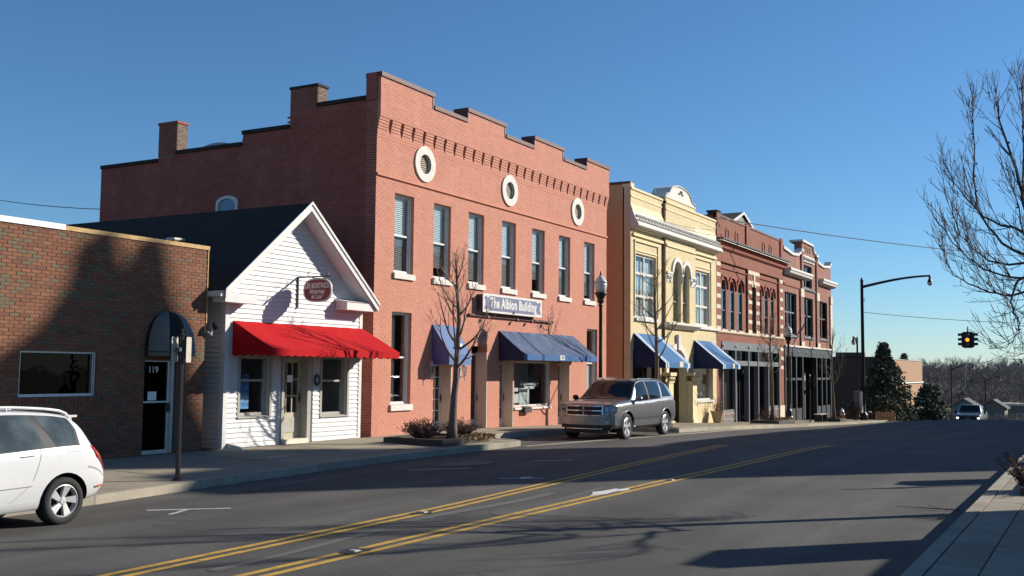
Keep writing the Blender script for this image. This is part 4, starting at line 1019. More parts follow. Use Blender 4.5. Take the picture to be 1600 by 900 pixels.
shell(rd, C0+.01, C1, -30, -3.2, 8.0, K['redbrick'], roofz=7.2, x0=FX-.42)
for a, b in WR: arch_fill(MB(), (a+b)/2, (b-a)/2, 4.84-(b-a)/2, 4.84, FX-.1, .3, n=10).build('arch_soffit', K['redbrick_p'], rd)
mb = MB()
mb.box(FX-.1, FX, C0, 51.95, 1.58, 5.68); mb.box(FX-.1, FX, 56.65, 57.4, 1.58, 5.68); mb.box(FX-.1, FX, 58.18, 58.91, 1.58, 5.68); mb.box(FX-.1, FX, 57.4, 58.18, 4.84, 5.68); mb.box(FX-.1, FX, 57.4, 58.18, 1.58, 2.2)
mb.box(FX-.1, FX, 63.07, C1, 1.58, 5.68); mb.box(FX-.1, FX+.01, C0, C1, 5.68, 6.3)
mb.build('pier', K['redbrick'], rd)
MB().box(FX-.098, FX+.02, C0, C1, 1.58, 1.96).build('lintel_course', K['redbrick'], rd)
MB().box(FX-.1, FX-.02, C0, C1, 6.8, 8.0).build('parapet', K['redbrick'], rd)
for i, (a, b) in enumerate(WR):
    if i != 3: arch_ring(MB(), (a+b)/2, .62 if i < 3 else .55, .72 if i < 3 else .64, 4.84-(b-a)/2-.05, FX-.1, .09, n=12).build('arch_hood', K['redbrick_p'], rd)
for a, b in ((51.97,56.6),(58.93,63.05)):
    MB().box(FX-.1, FX-.03, a, b, 5.36, 5.42).build('moulding', K['redbrick_p'], rd)
for z in [5.62-.548*i for i in range(7)]:
    for a, b in ((51.22,51.87),(56.68,57.38),(58.2,58.88),(63.2,63.86)): MB().box(FX-.05, FX+.025, a, b, z-.2, z).build('quoin', K['creamstone'], rd)
MB().box(FX-.05, FX+.03, 56.68, 58.88, 5.44, 5.64).build('quoin', K['creamstone'], rd)
MB().hexa([(FX,57.7,4.9),(FX+.05,57.7,4.9),(FX+.05,57.86,4.9),(FX,57.86,4.9),(FX,57.62,5.44),(FX+.06,57.62,5.44),(FX+.06,57.94,5.44),(FX,57.94,5.44)]).build('keystone', K['creamstone'], rd)
for a, b, s in ((57.4,57.62,-1),(57.94,58.18,1)): MB().box(FX, FX+.03, a, b, 4.75, 5.1).build('quoin', K['creamstone'], rd)
for a, b in WR:
    window(rd, a, b, 2.2, 4.82, rec=.14, fw=.05, rails=[3.2,4.25], mat=K['greypaint'], glass=K['glass'])
    MB().box(FX-.3,FX-.01,a,b,2.14,2.2).build('sill', K['creamstone'], rd)
prof = [(.0,6.86),(.42,6.82),(.42,6.74),(.36,6.73),(.36,6.66),(.33,6.6),(.18,6.5),(.15,6.38),(.05,6.3),(0,6.28)]
profile_run(MB(), prof[:3], C0-.05, C1+.2).build('cornice_top', K['darkgrey'], rd); profile_run(MB(), prof[3:5], C0-.02, C1+.15).build('cornice_line', K['creamstone'], rd); profile_run(MB(), prof[5:], C0-.02, C1+.15).build('cornice', K['redbrick_p'], rd)
for u in (C0+.3,56.6,C1-.35): MB().box(FX-.12, FX+.06, u-.3, u+.25, 6.86, 8.16).build('parapet_pier', K['redbrick'], rd)
MB().box(FX-.5, FX+.1, C0-.02, C0+.6, 8.16, 8.24).build('coping', K['roofdark'], rd)
MB().box(FX-.45, FX+.02, C0, C1, 8.0, 8.1).build('coping', K['rust'], rd)
for u in (53.1,54.75,59.87,61.29):
    r = MB(); arch_ring(r, u, .2, .32, 7.23, FX-.02, .04, n=18, a0=0, a1=2*pi, k=1.25); r = r.build('round_vent', K['redbrick_p'], rd)
    MB().poly([(FX-.015,u-.2*cos(2*pi*i/18),7.23+.25*sin(2*pi*i/18)) for i in range(18)]).build('vent_hole', K['interior'], r)
profile_run(MB(), [(0,2.14),(.12,2.12),(.12,2.04),(.06,1.98),(0,1.96)], C0, C1).build('belt_course', K['creamstone'], rd)
# shopfront
mb = MB().box(FX-.2, FX+.04, 52.0, 62.95, 1.14, 1.58); mb.box(FX-.2, FX+.03, 52.0, 62.95, .34, .6)
PST = [52.06,54.19,56.56,58.39,60.43,62.8]
for p in PST: mb.box(FX-.2, FX+.07, p-.07, p+.07, -2.95, 1.14)
sf = mb.build('shopfront', K['greypaint'], rd)
for p in PST: MB().lathe([(.02,0),(.09,.03),(.05,.08)], (FX+.06,p,1.36), 8, 0, (1,0,0)).build('boss', K['creamstone'], sf)
for i, (a, b) in enumerate(zip(PST, PST[1:])):
    MB().poly([(FX-.12,a,.6),(FX-.12,b,.6),(FX-.12,b,1.14),(FX-.12,a,1.14)]).build('transom_pane', K['glassdark'], sf)
    bz = zf((a+b)/2)
    if i in (0, 4):
        MB().poly([(FX-.1,a,-1.95),(FX-.1,b,-1.95),(FX-.1,b,.34),(FX-.1,a,.34)]).build('pane', K['glassdark'], sf)
        m = MB().box(FX-.2, FX, a+.07, b-.07, bz-.1, -1.95); st = m.build('stall_riser', K['greypaint'], sf)
        mb = MB().box(FX, FX+.03, a+.2, b-.2, bz+.12, bz+.2); mb.box(FX, FX+.03, a+.2, b-.2, -2.2, -2.1); mb.box(FX, FX+.03, a+.2, a+.3, bz+.2, -2.2); mb.box(FX, FX+.03, b-.3, b-.2, bz+.2, -2.2); mb.build('panel_moulding', K['brownpanel'], st)
    else:
        dd = door(rd, a+.5, b-.4, bz, -.05, 1.2, K['black'], kick=.3, gl=K['glassdark'])
MB().box(FX-1.4, FX-1.3, 52, 63, -3.0, 1.2).build('inner_wall', K['interior'], rd); MB().box(FX-1.3, FX-.2, 54.2, 60.4, .36, .45).build('porch_ceiling', K['interior'], rd)
for a, b in ((C0,52.0),(62.95,C1)):
    MB().box(FX-.4, FX, a, b, -1.98, 1.58).build('brick_pier', K['redbrick'], rd); MB().box(FX-.4, FX+.04, a, b, -3.1, -1.98).build('pier_base', K['creamstone'], rd)
for z in [1.5-.548*i for i in range(3)]: MB().box(FX, FX+.025, 63.2, 63.86, z-.2, z).build('quoin', K['creamstone'], rd)
# gabled roof light standing behind the parapet
g = MB().prism([(-18.5,57.3,7.2),(-18.5,63.9,7.2),(-18.5,63.9,8.2),(-18.5,60.6,9.35),(-18.5,57.3,8.2)], (-6,0,0)).build('roof_gable', M('grey_gable_board',(.2,.21,.2),.8,.15,3), rd)
for s in (-1,1):
    MB().prism([(-18.42,60.6+s*3.45,8.13),(-18.42,60.6,9.37),(-18.42,60.6,9.5),(-18.42,60.6+s*3.45,8.27)], (-6.1,0,0)).build('gable_roof', K['roofdark'], g)
    MB().prism([(-18.41,60.6+s*3.45,8.12),(-18.41,60.6,9.36),(-18.41,60.6,9.51),(-18.41,60.6+s*3.45,8.28)], (.05,0,0)).build('barge_board', K['white'], g)

# ================================================================== end building
en = thing('end_brick_building', 'last brick building of the row with white cornices, shaped gable and black shopfront', 'building', (FX,70.5,-3.0))
D0, D1 = 64.02, 77.0
K['pinkbrick'] = Mbrick('weathered_red_brick', (.3,.125,.09), (.34,.15,.11), (.27,.16,.13), mort=.012, wash=((.38,.18,.14),.7,.5,.75))
K['slate'] = M('dark_shopfront_paint', (.027,.032,.037), .5, .15, 4)
H = [(64.35,67.2,2.36,5.0),(69.05,71.55,2.36,4.95),(73.3,75.75,2.36,4.95),(68.85,71.35,5.6,7.1)]
facade(en, 'front_wall', K['pinkbrick'], D0, D1, 1.6, 7.3, H, thick=.3)
shell(en, D0, D1, -30, -3.6, 7.2, K['pinkbrick'], roofz=6.6)
MB().prism([(FX-.001,68.75,7.3),(FX-.001,72.3,7.3),(FX-.001,72.15,8.02),(FX-.001,71.75,8.12),(FX-.001,71.5,8.5),(FX-.001,68.75,8.56)], (-.5,0,0)).build('shaped_gable', K['pinkbrick'], en)
for pts in ([(64.0,7.62),(66.2,7.42),(67.6,7.5),(68.2,7.72),(68.6,7.95)], [(72.2,8.1),(72.5,7.75),(73.0,7.5),(74.6,7.35),(76.4,7.5),(77.0,7.85)]):
    mb = MB()
    for (a,b),(c,d) in zip(pts, pts[1:]): mb.hexa([(FX-.4,a,b),(FX+.1,a,b),(FX+.1,c,d),(FX-.4,c,d),(FX-.4,a,b+.16),(FX+.1,a,b+.16),(FX+.1,c,d+.16),(FX-.4,c,d+.16)])
    mb.build('coping', K['stonewhite'], en)
    mb = MB()
    for (a,b),(c,d) in zip(pts, pts[1:]): mb.hexa([(FX-.3,a,7.25),(FX-.01,a,7.25),(FX-.01,c,7.25),(FX-.3,c,7.25),(FX-.3,a,b),(FX-.01,a,b),(FX-.01,c,d),(FX-.3,c,d)])
    mb.build('parapet', K['pinkbrick'], en)
mb = MB()
for (a,b),(c,d) in zip([(68.65,8.57),(71.55,8.52),(71.8,8.14),(72.25,8.05)], [(71.55,8.52),(71.8,8.14),(72.25,8.05)]): mb.hexa([(FX-.8,a,b),(FX+.1,a,b),(FX+.1,c,d),(FX-.8,c,d),(FX-.8,a,b+.14),(FX+.1,a,b+.14),(FX+.1,c,d+.14),(FX-.8,c,d+.14)])
mb.build('gable_coping', K['stonewhite'], en)
for u in (69.6,70.2,70.8): MB().box(FX-.0, FX+.02, u-.12, u+.12, 7.95, 8.35).build('gable_slot', K['interior'], en)
mb = MB().box(FX, FX+.08, 68.6, 71.9, 7.3, 7.72); 
for i in range(9): mb.ball((FX+.09,68.95+i*.33,7.51), .13, 6)
mb.build('carved_plaque', K['stonewhite'], en)
for a, b in ((64.3,70.0),(73.0,77.3)):
    profile_run(MB(), [(0,6.5),(.42,6.47),(.46,6.34),(.4,6.28),(.36,6.16),(.2,6.08),(0,6.04)], a, b).build('cornice', K['stonewhite'], en)
for a, b in ((68.3,68.75),(72.35,72.8)): MB().box(FX, FX+.1, a, b, 5.5, 7.9).build('pilaster', K['pinkbrick'], en); MB().box(FX, FX+.14, a-.05, b+.05, 7.9, 8.05).build('pilaster_cap', K['stonewhite'], en)
for a, b in ((67.95,68.75),(72.3,73.05),(76.4,77.0)):
    MB().box(FX, FX+.1, a, b, 1.72, 4.9).build('pilaster', K['pinkbrick'] if a < 76 else K['creamstone'], en); MB().box(FX, FX+.13, a, b, 4.9, 5.45).build('pilaster_cap', K['creamstone'], en); MB().box(FX, FX+.13, a, b, 1.62, 2.0).build('pilaster_base', K['creamstone'], en)
MB().box(FX, FX+.06, 64.1, 67.9, 5.4, 5.55).build('moulding', K['redbrick_p'], en); MB().box(FX, FX+.08, 68.8, 72.2, 5.4, 5.52).build('moulding', K['darkgrey'], en)
for (a,b,c,d), ms in zip(H, ([65.3,66.25],[70.3],[74.5],[70.1])):
    window(en, a, b, c, d, rec=.12, fw=.08, rails=[(c+d)/2+.1] if c < 5 else [], muls=ms, mat=K['greypaint'] if a < 73 else K['rust'], glass=K['glassdark'], rail_w=.09, sill=(.1,.14,.1), sillmat=K['greypaint'])
profile_run(MB(), [(0,1.72),(.14,1.7),(.14,1.6),(0,1.56)], D0, D1).build('belt_course', K['stonewhite'], en)
mb = MB().box(FX-.2, FX+.06, D0, D1-.1, 1.02, 1.56); mb.box(FX-.2, FX+.03, D0, 68.5, -.47, -.33); mb.box(FX-.2, FX+.03, 72.1, D1-.1, -.47, -.33)
for p in (63.98+.2,65.51,66.75,68.4,72.18,73.66,75.0,76.4): mb.box(FX-.2, FX+.07, p-.1, p+.1, -3.3, 1.02)
sf = mb.build('shopfront', K['slate'], en)
for u in (65.5,67.2,69.4,71.5,73.6,75.8): MB().lathe([(.02,0),(.07,.02),(.03,.06)], (FX+.06,u,1.3), 8, 0, (1,0,0)).build('boss', K['stonewhite'], sf)
for a, b in ((64.18,65.51),(65.51,66.75),(66.75,68.4),(72.18,73.66),(73.66,75.0),(75.0,76.4)):
    for c, d in ((-2.25,-.47),(-.33,1.02)): MB().poly([(FX-.1,a,c),(FX-.1,b,c),(FX-.1,b,d),(FX-.1,a,d)]).build('pane', K['glassdark'], sf)
    MB().box(FX-.2, FX+.02, a+.1, b-.1, -3.3, -2.25).build('stall_riser', K['slate'], sf)
MB().box(FX-1.6, FX-1.5, D0+.3, D1-.3, -3.3, 1.2).build('inner_wall', K['interior'], en)

# ================================================================== low brick building across the cross street
K['farbrown'] = Mbrick('brown_side_brick', (.11,.075,.055), (.13,.09,.065), (.1,.075,.06), uaxis='X')
K['farorange'] = M('orange_tan_wall', (.36,.21,.115), .85, .08, 2)
fb = thing('low_corner_building', 'low flat building beyond the cross street with dark side wall and sunlit tan front', 'building', (FX,100,-5.3))
facade(fb, 'side_wall', K['farbrown'], -42, FX, -6.4, 1.42, [], x=100, plane='y', thick=.3)
MB().box(FX-.3, FX, 100.301, 120, -.75, 1.3).build('front_wall', K['farorange'], fb); MB().box(FX-.3, FX, 100.3, 120, -7, -.95).build('front_wall', K['farorange'], fb); MB().box(FX-.2,FX+.12,104,120,-.95,-.8).build('canopy', K['stonewhite'], fb)
MB().box(-42, FX-.3, 119.7, 120, -7, 1.3).build('rear_wall', K['farbrown'], fb); MB().box(-42, FX-.3, 100.3, 119.7, 1.0, 1.2).build('roof', K['roofdark'], fb)
MB().box(-42, FX+.05, 99.95, 100.35, 1.421, 1.52).build('coping', K['roofdark'], fb); MB().box(FX-.35, FX+.05, 100.36, 120.05, 1.301, 1.38).build('coping', K['greywood'], fb)
MB().box(-22.6,-20.2,104,106,1.2,2.0).build('roof_unit', K['darkgrey'], fb)
lw = thing('garden_wall', 'low brown wall with pale blooms along its top in front of the dark conifer', 'wall', (-16.5,84,-3.75))
MB().box(-18.3, -15.3, 84, 84.3, -4.4, -3.02).build('wall', M('dark_brown_wall',(.1,.07,.05),.9,.2), lw)
for u in (-16.7,-16.5,-15.8,-15.7): MB().ball((u,84.1,-2.98), .09, 6).build('bloom', K['paper'], lw)
fw = thing('timber_fence', 'short pale timber board fence at the end of the brown wall', 'fence', (-14.7,84.1,-3.75))
for i in range(6): MB().box(-15.25+i*.23, -15.05+i*.23, 84, 84.04, -4.4, -2.85-random.random()*.12).build('board', K['rawwood'], fw)
MB().box(-15.25,-13.9,84.05,84.1,-3.4,-3.3).build('rail', K['rawwood'], fw)
# far houses in the valley
K['siding'] = M('pale_blue_siding', (.2,.225,.24), .8, .08, 3); K['farroof'] = M('far_grey_roof', (.085,.085,.09), .9, .2, 2); K['tanside'] = M('tan_siding', (.2,.17,.135), .8, .1, 3)
def house(x, y, w_, d_, zb, ze, zr_, mat, label, rz_=0, gable=True):
    t = thing('far_house', label, 'house', (x,y,zb))
    MB().box(x-w_/2,x+w_/2,y,y+d_,zb-1.5,ze).build('wall', mat, t)
    if gable:
        MB().prism([(x-w_/2,y+.02,ze),(x+w_/2,y+.02,ze),(x,y+.02,zr_-.1)], (0,d_-.05,0)).build('gable_wall', mat, t)
        for s in (-1,1): MB().prism([(x+s*(w_/2+.4),y-.3,ze-.3),(x,y-.3,zr_-.1),(x,y-.3,zr_+.1),(x+s*(w_/2+.4),y-.3,ze-.05)], (0,d_+.6,0)).build('roof', K['farroof'], t)
    else: MB().box(x-w_/2-.4,x+w_/2+.4,y-.4,y+d_+.4,ze,zr_).build('roof', K['offwhite'], t)
    for u in (-.28,.22):
        wn = MB().box(x+u*w_-.5,x+u*w_+.5,y-.06,y,zb+1.0,zb+2.4).build('window', K['white'], t); MB().box(x+u*w_-.4,x+u*w_+.4,y-.08,y-.062,zb+1.1,zb+2.3).build('pane', K['bluepane'], wn)
    return t
house(-20.5, 190, 3.8, 7, -8.8, -5.4, -4.1, K['siding'], 'small pale blue gabled house left of the pickup truck down the hill')
house(-16.9, 200, 3.6, 7, -9.2, -5.7, -4.4, K['tanside'], 'small tan gabled house right of the pickup truck down the hill')
house(-14.6, 212, 5.0, 7, -9.4, -5.6, -5.2, K['tanside'], 'flat-roofed tan house with a white roof edge far down the hill', gable=False)
house(-12.9, 240, 5, 9, -9, -4.4, -2.8, K['siding'], 'grey-blue gabled house half hidden by bare trees at the far right')

# ------------------------------------------------------------------ street furniture
K['lampglass'] = Mglass('lamp_globe_glass', (.75,.75,.72), .8)
K['frost'] = M('frosted_lamp_glass', (.55,.54,.5), .25, .05, 4, spec=.5)
def acorn(x, y, label):
    z = swz(x, y)+.005; t = thing('street_lamp', label, 'street lamp', (x,y,z), 'acorn street lamps on the left sidewalk')
    m = MB().lathe([(.26,0),(.26,.1),(.2,.16),(.2,.3),(.17,.36),(.15,.62),(.1,.74),(.075,.95),(.07,1.0)], (x,y,z), 12); m.build('base', K['black'], t, smooth=False)
    m = MB().lathe([(.068,1.0),(.06,2.5),(.055,4.0),(.075,4.02),(.075,4.06),(.055,4.1)], (x,y,z), 10); m.build('pole', K['black'], t, smooth=True)
    m = MB().lathe([(.06,4.1),(.12,4.16),(.1,4.22),(.15,4.34),(.2,4.42),(.2,4.46)], (x,y,z), 12); m.build('lamp_cup', K['black'], t, smooth=True)
    m = MB().lathe([(.15,4.46),(.185,4.56),(.205,4.68),(.2,4.78)], (x,y,z), 16); g = m.build('globe', K['frost'], t, smooth=True)
    m = MB().lathe([(.215,4.775),(.2,4.83),(.13,4.94),(.065,5.0),(.05,5.02)], (x,y,z), 14); m.build('globe_top', K['frost'], g, smooth=True)
    m = MB().lathe([(.05,5.0),(.035,5.05),(.04,5.08),(.012,5.17)], (x,y,z), 8); m.build('finial', K['black'], g)
acorn(-14.3, 31.28, 'black street lamp with pale acorn globe in front of the salmon building corner')
acorn(-14.3, 54.75, 'black street lamp with pale acorn globe between the red brick shop and the black shopfront')
def teardrop(x, y, zb, h, arm, ax, label, thick=.07, big=False, zt=None):
    t = thing('cobra_street_lamp', label, 'street lamp', (x,y,zb)); zt = zb+h
    m = MB().lathe([(thick*2,0),(thick*2,.4),(thick*1.2,.5),(thick,.6),(thick*.75,h-.1),(thick*1.0,h-.08),(thick*.5,h),(.01,h+.15)], (x,y,zb), 10); m.build('pole', K['black'], t, smooth=True)
    d = Vector(ax); P = []
    for i in range(13):
        u = i/12; P.append((x+d.x*arm*u, y+d.y*arm*u, zt-.55+ (.62 if big else .6)*sin(u*pi/2)))
    MB().tube(P, [thick*.8-.3*thick*i/12 for i in range(13)], 7).build('arm', K['black'], t, smooth=True)
    e = Vector(P[-1])
    s = 1.0 if big else .9
    hd = MB().lathe([(.03*s,.08),(.04*s,0),(.1*s,-.04),(.06*s,-.12),(.12*s,-.3),(.17*s,-.38),(.17*s,-.42)], e, 10).build('lamp_head', K['black'], t, smooth=True)
    MB().lathe([(.16*s,-.42),(.17*s,-.5),(.1*s,-.62),(.01,-.66)], e, 10).build('lamp_bowl', K['frost'], hd, smooth=True)
    return t
zb = swz(-14.2, 73.7)
tp = teardrop(-14.2, 73.7, zb, 9.55, 4.35, (1,0), 'tall black mast with a curved arm reaching right over the road', .13, True)
MB().box(-14.75,-14.35,73.2,73.9,zb+.5,zb+1.95).build('control_box', M('grey_brown_box',(.2,.17,.14),.6,.1), tp); MB().box(-14.34,-14.2,73.1,73.5,zb+.5,zb+1.9).build('control_box', K['alu'], tp)
MB().tube([(-14.05,73.7+.12*sin(a/3),5.0+.12*cos(a/3)) for a in range(20)], .012, 4).build('wire_loop', K['black'], tp)
teardrop(-16.5, 83.5, -3.75, 6.5, .7, (-.2,-1), 'black lamp post with a short arm and hanging bowl, left of the tall mast', .09)
teardrop(-12.95, 110, zf(110), 7.0, 2.0, (1,0), 'black lamp with curved arm down the hill, just left of the pickup truck', .08)
teardrop(-14.9, 165, zf(165), 7.5, 2.0, (1,0), 'distant black lamp with curved arm right of the pickup truck', .09)
# lantern-topped post before the evergreen bush
t = thing('post', 'slim dark post rising out of the low dark bush by the tan building front', 'post', (-14.0,92,zf(92)))
MB().lathe([(.1,0),(.06,.3),(.05,3.6),(.08,3.7),(.02,3.9)], (-14.0,92,zf(92)-.2), 8).build('shaft', K['black'], t)
# wires
def wire(pts, label, sag=.3, r=.012, name='overhead_wire', mat=None):
    a, b = Vector(pts[0]), Vector(pts[1]); mb = MB()
    mb.tube([tuple(a.lerp(b, i/16)-Vector((0,0,sag*4*(i/16)*(1-i/16)))) for i in range(17)], r, 4)
    single(mb, name, mat or K['black'], label, 'wire', loc=tuple((a+b)/2))
wire(((-14.2,73.7,4.15),(3.5,84,3.6)), 'thin span wire that holds the traffic signal, running right from the tall mast', .35, .02)
wire(((-17,50.9,7.8),(2.0,95,9.0)), 'thin wire crossing the sky to the right from the red brick building parapet', .5, .03)
wire(((-17.02,40.5,6.75),(-16.5,52,7.3)), 'thin wire sagging along the yellow building parapet', .3, .012)
wire(((-58.6,40,10.05),(-49.0,40,8.85)), 'thin wire in the sky left of the salmon building', .1, .03)
# traffic signal hung on the span wire
K['amber'] = Memit('lit_amber_lens', (1.0,.2,.015), 2.2); K['darklens'] = M('dark_lens', (.04,.02,.015), .2, .1)
K['sigbody'] = M('dark_green_signal', (.02,.024,.02), .5, .2)
sx_, sy_, szc = -8.22, 79.6, 2.4
sg2 = thing('traffic_signal', 'dark four-way traffic signal hanging from the span wire with its amber lens lit', 'traffic signal', (sx_,sy_,szc+.62))
def sighead(dx, dy, px, py, lit):
    m = MB(); ax = Vector((px,py,0)); cx, cy = sx_+dx, sy_+dy
    m.box(cx-.17,cx+.17,cy-.14,cy+.14,szc-.5,szc+.5); h = m.build('signal_head', K['sigbody'], sg2)
    for i, z in enumerate((szc+.33,szc,szc-.33)):
        MB().lathe([(.12,0),(.12,.02)], Vector((cx,cy,z))+ax*.145, 12, 0, ax).build('lens', K['amber'] if (lit and i == 1) else K['darklens'], h)
        v = MB(); P = []; side = Vector((-py,px,0))
        for k in range(9):
            a = -.35+(pi+.7)*k/8; o = Vector((cx,cy,z))+ax*.14+side*(.14*cos(a))+Vector((0,0,.14*sin(a))); P.append((o, o+ax*.26-Vector((0,0,0))))
        for (a,b),(c,d) in zip(P,P[1:]): v.poly([a,b,d,c])
        v.build('visor', K['sigbody'], h)
sighead(0,-.2,0,-1,True); sighead(0,.2,0,1,False); sighead(-.24,0,-1,0,False); sighead(.24,0,1,0,False)
MB().box(sx_-.3,sx_+.3,sy_-.3,sy_+.3,szc+.5,szc+.56).build('top_plate', K['sigbody'], sg2); MB().lathe([(.1,.56),(.05,.62),(.03,.95)], (sx_,sy_,szc), 8).build('hanger', K['sigbody'], sg2); MB().box(sx_-.28,sx_+.28,sy_-.28,sy_+.28,szc-.56,szc-.5).build('bottom_plate', K['sigbody'], sg2)
# sign posts: two small plates back to back on a dark pole
def signpost(x, y, z, h, label, pz, group='parking sign posts', pw=.15, ph=.42, spread=.11):
    t = thing('sign_post', label, 'sign post', (x,y,z), group)
    MB().lathe([(.09,0),(.08,.02),(.04,.04),(.034,h-.1),(.03,h-.08),(.045,h-.04),(.02,h),(.03,h+.03),(.005,h+.07)], (x,y,z), 8).build('pole', K['black'], t)
    for s in (-1,1):
        c = Vector((x+s*spread*.72, y+s*spread*.7, pz)); d = Vector((-.17-.08*s,.98,0)).normalized()
        nn = Vector((-d.y,d.x,0)); P = [c+d*a*pw/2+Vector((0,0,b*ph/2)) for a, b in ((-1,-.85),(-.85,-1),(.85,-1),(1,-.85),(1,.85),(.85,1),(-.85,1),(-1,.85))]
        MB().prism([tuple(p) for p in P], nn*.006).build('plate', K['signback'], t)
    MB().box(x-.05,x+.05,y-.1,y+.1,pz-.03,pz+.03).build('clamp', K['darkgrey'], t)
    return t
K['signback'] = M('bare_sign_back', (.46,.42,.34), .5, .1, 5, metal=.2)
sp_ = signpost(-13.28, 12.45, swz(-13.28,12.45)+.004, 2.42, 'dark sign post with two small plates by the kerb beside the white car', .28)
signpost(-14.2, 58.85, swz(-14.2,58.85), 2.6, 'dark sign post with two pale plates in front of the black shopfront', -.45, pw=.34, ph=.6, spread=.3)
# hydrant
K['hydred'] = M('hydrant_red', (.35,.03,.035), .5, .15, 6)
x, y = -14.0, 65.9; z = swz(x,y)
hy = thing('fire_hydrant', 'red fire hydrant with a silver cap at the end of the sidewalk', 'fire hydrant', (x,y,z))
MB().lathe([(.17,0),(.17,.05),(.11,.07),(.11,.5),(.13,.52)], (x,y,z), 10).build('body', K['hydred'], hy); MB().lathe([(.14,.52),(.14,.58),(.1,.7),(.04,.76),(.04,.82)], (x,y,z), 10).build('cap', K['alu'], hy)
for ax in ((0,-1,0),(1,0,0),(0,1,0)): MB().lathe([(.06,.08),(.06,.17),(.04,.18)], (x,y,z+.42), 8, 0, ax).build('outlet', K['alu'], hy)
# potted plant by the yellow building
x, y = -16.55, 50.0; z = swz(x,y)
pp = thing('potted_plant', 'tan pot with a leggy brown plant at the foot of the yellow building', 'potted plant', (x,y,z))
MB().lathe([(.2,0),(.27,.25),(.33,.5),(.36,.52),(.36,.58),(.3,.58),(.28,.5)], (x,y,z), 12).build('pot', M('tan_pot',(.42,.33,.22),.8,.12), pp, smooth=False)
R = random.Random(2); mb = MB()
for i in range(22):
    a = R.uniform(0,6.28); l = R.uniform(.3,.9); sp2 = R.uniform(.1,.5)
    mb.tube([(x+.1*cos(a),y+.1*sin(a),z+.5),(x+sp2*.6*cos(a),y+sp2*.6*sin(a),z+.5+l*.6),(x+sp2*cos(a+.3),y+sp2*sin(a+.3),z+.5+l)], [.012,.008,.004], 4)
mb.tube([(x,y,z+.5),(x+.03,y,z+1.3)], .02, 5); K['twig'] = M('bark_twigs', (.13,.09,.065), .9, .25, 9); mb.build('stems', K['twig'], pp)
mb = MB()
for i in range(60):
    a = R.uniform(0,6.28); r = R.uniform(.05,.4); c = Vector((x+r*cos(a),y+r*sin(a),z+R.uniform(.55,.95))); d = Vector((R.uniform(-1,1),R.uniform(-1,1),R.uniform(-1,1)))*.06; e = d.orthogonal().normalized()*.03
    mb.poly([c-d,c+e,c+d,c-e])
K['deadleaf'] = M('dead_leaves', (.3,.19,.08), .9, .35, 12); mb.build('dry_leaves', K['deadleaf'], pp)

# ------------------------------------------------------------------ planters, shrubs, trees
K['planterstone'] = M('dark_planter_edge', (.07,.06,.05), .9, .2, 6, .3, 30); K['soil'] = M('soil', (.05,.035,.025), 1, .3, 8, .5, 25)
K['shrubtwig'] = M('brown_shrub_twigs', (.1,.062,.045), .95, .3, 14); K['shrubleaf'] = M('russet_shrub_leaves', (.13,.06,.045), .9, .4, 16)
def planter(x0, x1, y0, y1, label, zfun=swz, h=.2):
    z = zfun((x0+x1)/2,(y0+y1)/2); t = thing('planter', label, 'planter', ((x0+x1)/2,(y0+y1)/2,z))
    for a, b, c, d in ((x0,x1,y0,y0+.14),(x0,x1,y1-.14,y1),(x0,x0+.14,y0+.145,y1-.145),(x1-.14,x1,y0+.145,y1-.145)): MB().box(a,b,c,d,z-.25,z+h+random.uniform(-.004,.004)).build('edging', K['planterstone'], t)
    m = sheet(fr(x0+.14,x1-.14,.3), fr(y0+.14,y1-.14,.3), lambda x, y: z+h-.06+.03*sin(x*7)*cos(y*6)); m.build('soil', K['soil'], t); return z+h-.05
def shrub(x, y, z, r, h, n, label, group=None, seed=1, nleaf=400, leafmat=None):
    R = random.Random(seed); t = thing('shrub', label, 'shrub', (x,y,z), group); mb = MB(); lf = MB()
    for i in range(n):
        a = R.uniform(0,2*pi); s = sqrt(R.random())*r; l = h*R.uniform(.55,1.05)*(1-.35*(s/r)**2)
        p = Vector((x+.25*s*cos(a),y+.25*s*sin(a),z)); P = [p]; q = Vector((x+s*cos(a),y+s*sin(a),z+l))
        for k in (1,2,3):
            u = k/3; P.append(p.lerp(q,u)+Vector((R.uniform(-.04,.04),R.uniform(-.04,.04),R.uniform(-.02,.05)*0+.06*h*sin(u*pi))))
        mb.tube(P, [.009,.007,.005,.003], 4, cap=False)
        for k in range(3):
            o = P[R.choice((1,2,3))]; v = Vector((R.uniform(-1,1),R.uniform(-1,1),R.uniform(.2,1.2))).normalized()*R.uniform(.08,.22)
            mb.tube([o,o+v*.6+Vector((0,0,.01)),o+v], [.005,.004,.002], 3, cap=False)
            for g in range(max(1,nleaf//(3*n))):
                c = o+v*R.random(); d = Vector((R.uniform(-1,1),R.uniform(-1,1),R.uniform(-1,1))).normalized()*R.uniform(.012,.026); e = d.orthogonal().normalized()*.011
                lf.poly([c-d,c+e,c+d,c-e])
    mb.build('twigs', K['shrubtwig'], t); lf.build('leaves', leafmat or K['shrubleaf'], t)
def litter(x0, x1, y0, y1, z, n, name, seed, rot=0):
    R = random.Random(seed); mb = MB()
    for i in range(n):
        c = Vector((R.uniform(x0,x1),R.uniform(y0,y1),z+R.uniform(0,.12)**1)); d = Vector((R.uniform(-1,1),R.uniform(-1,1),R.uniform(-.5,.9))).normalized()*R.uniform(.03,.08); e = d.orthogonal().normalized()*R.uniform(.015,.035)
        mb.poly([c-d,c+e,c+d,c-e])
    o = mb.build(name, K['deadleaf']); o['kind'] = 'stuff'
pz_ = planter(-15.6,-13.85,21.25,23.45,'dark-edged planting bed around the bare tree before the salmon building',h=.15)
shrub(-14.75,21.75,pz_,.52,.44,160,'wider brown twiggy shrub left of the tree before the salmon building','brown shrubs at the tree',3,2600)
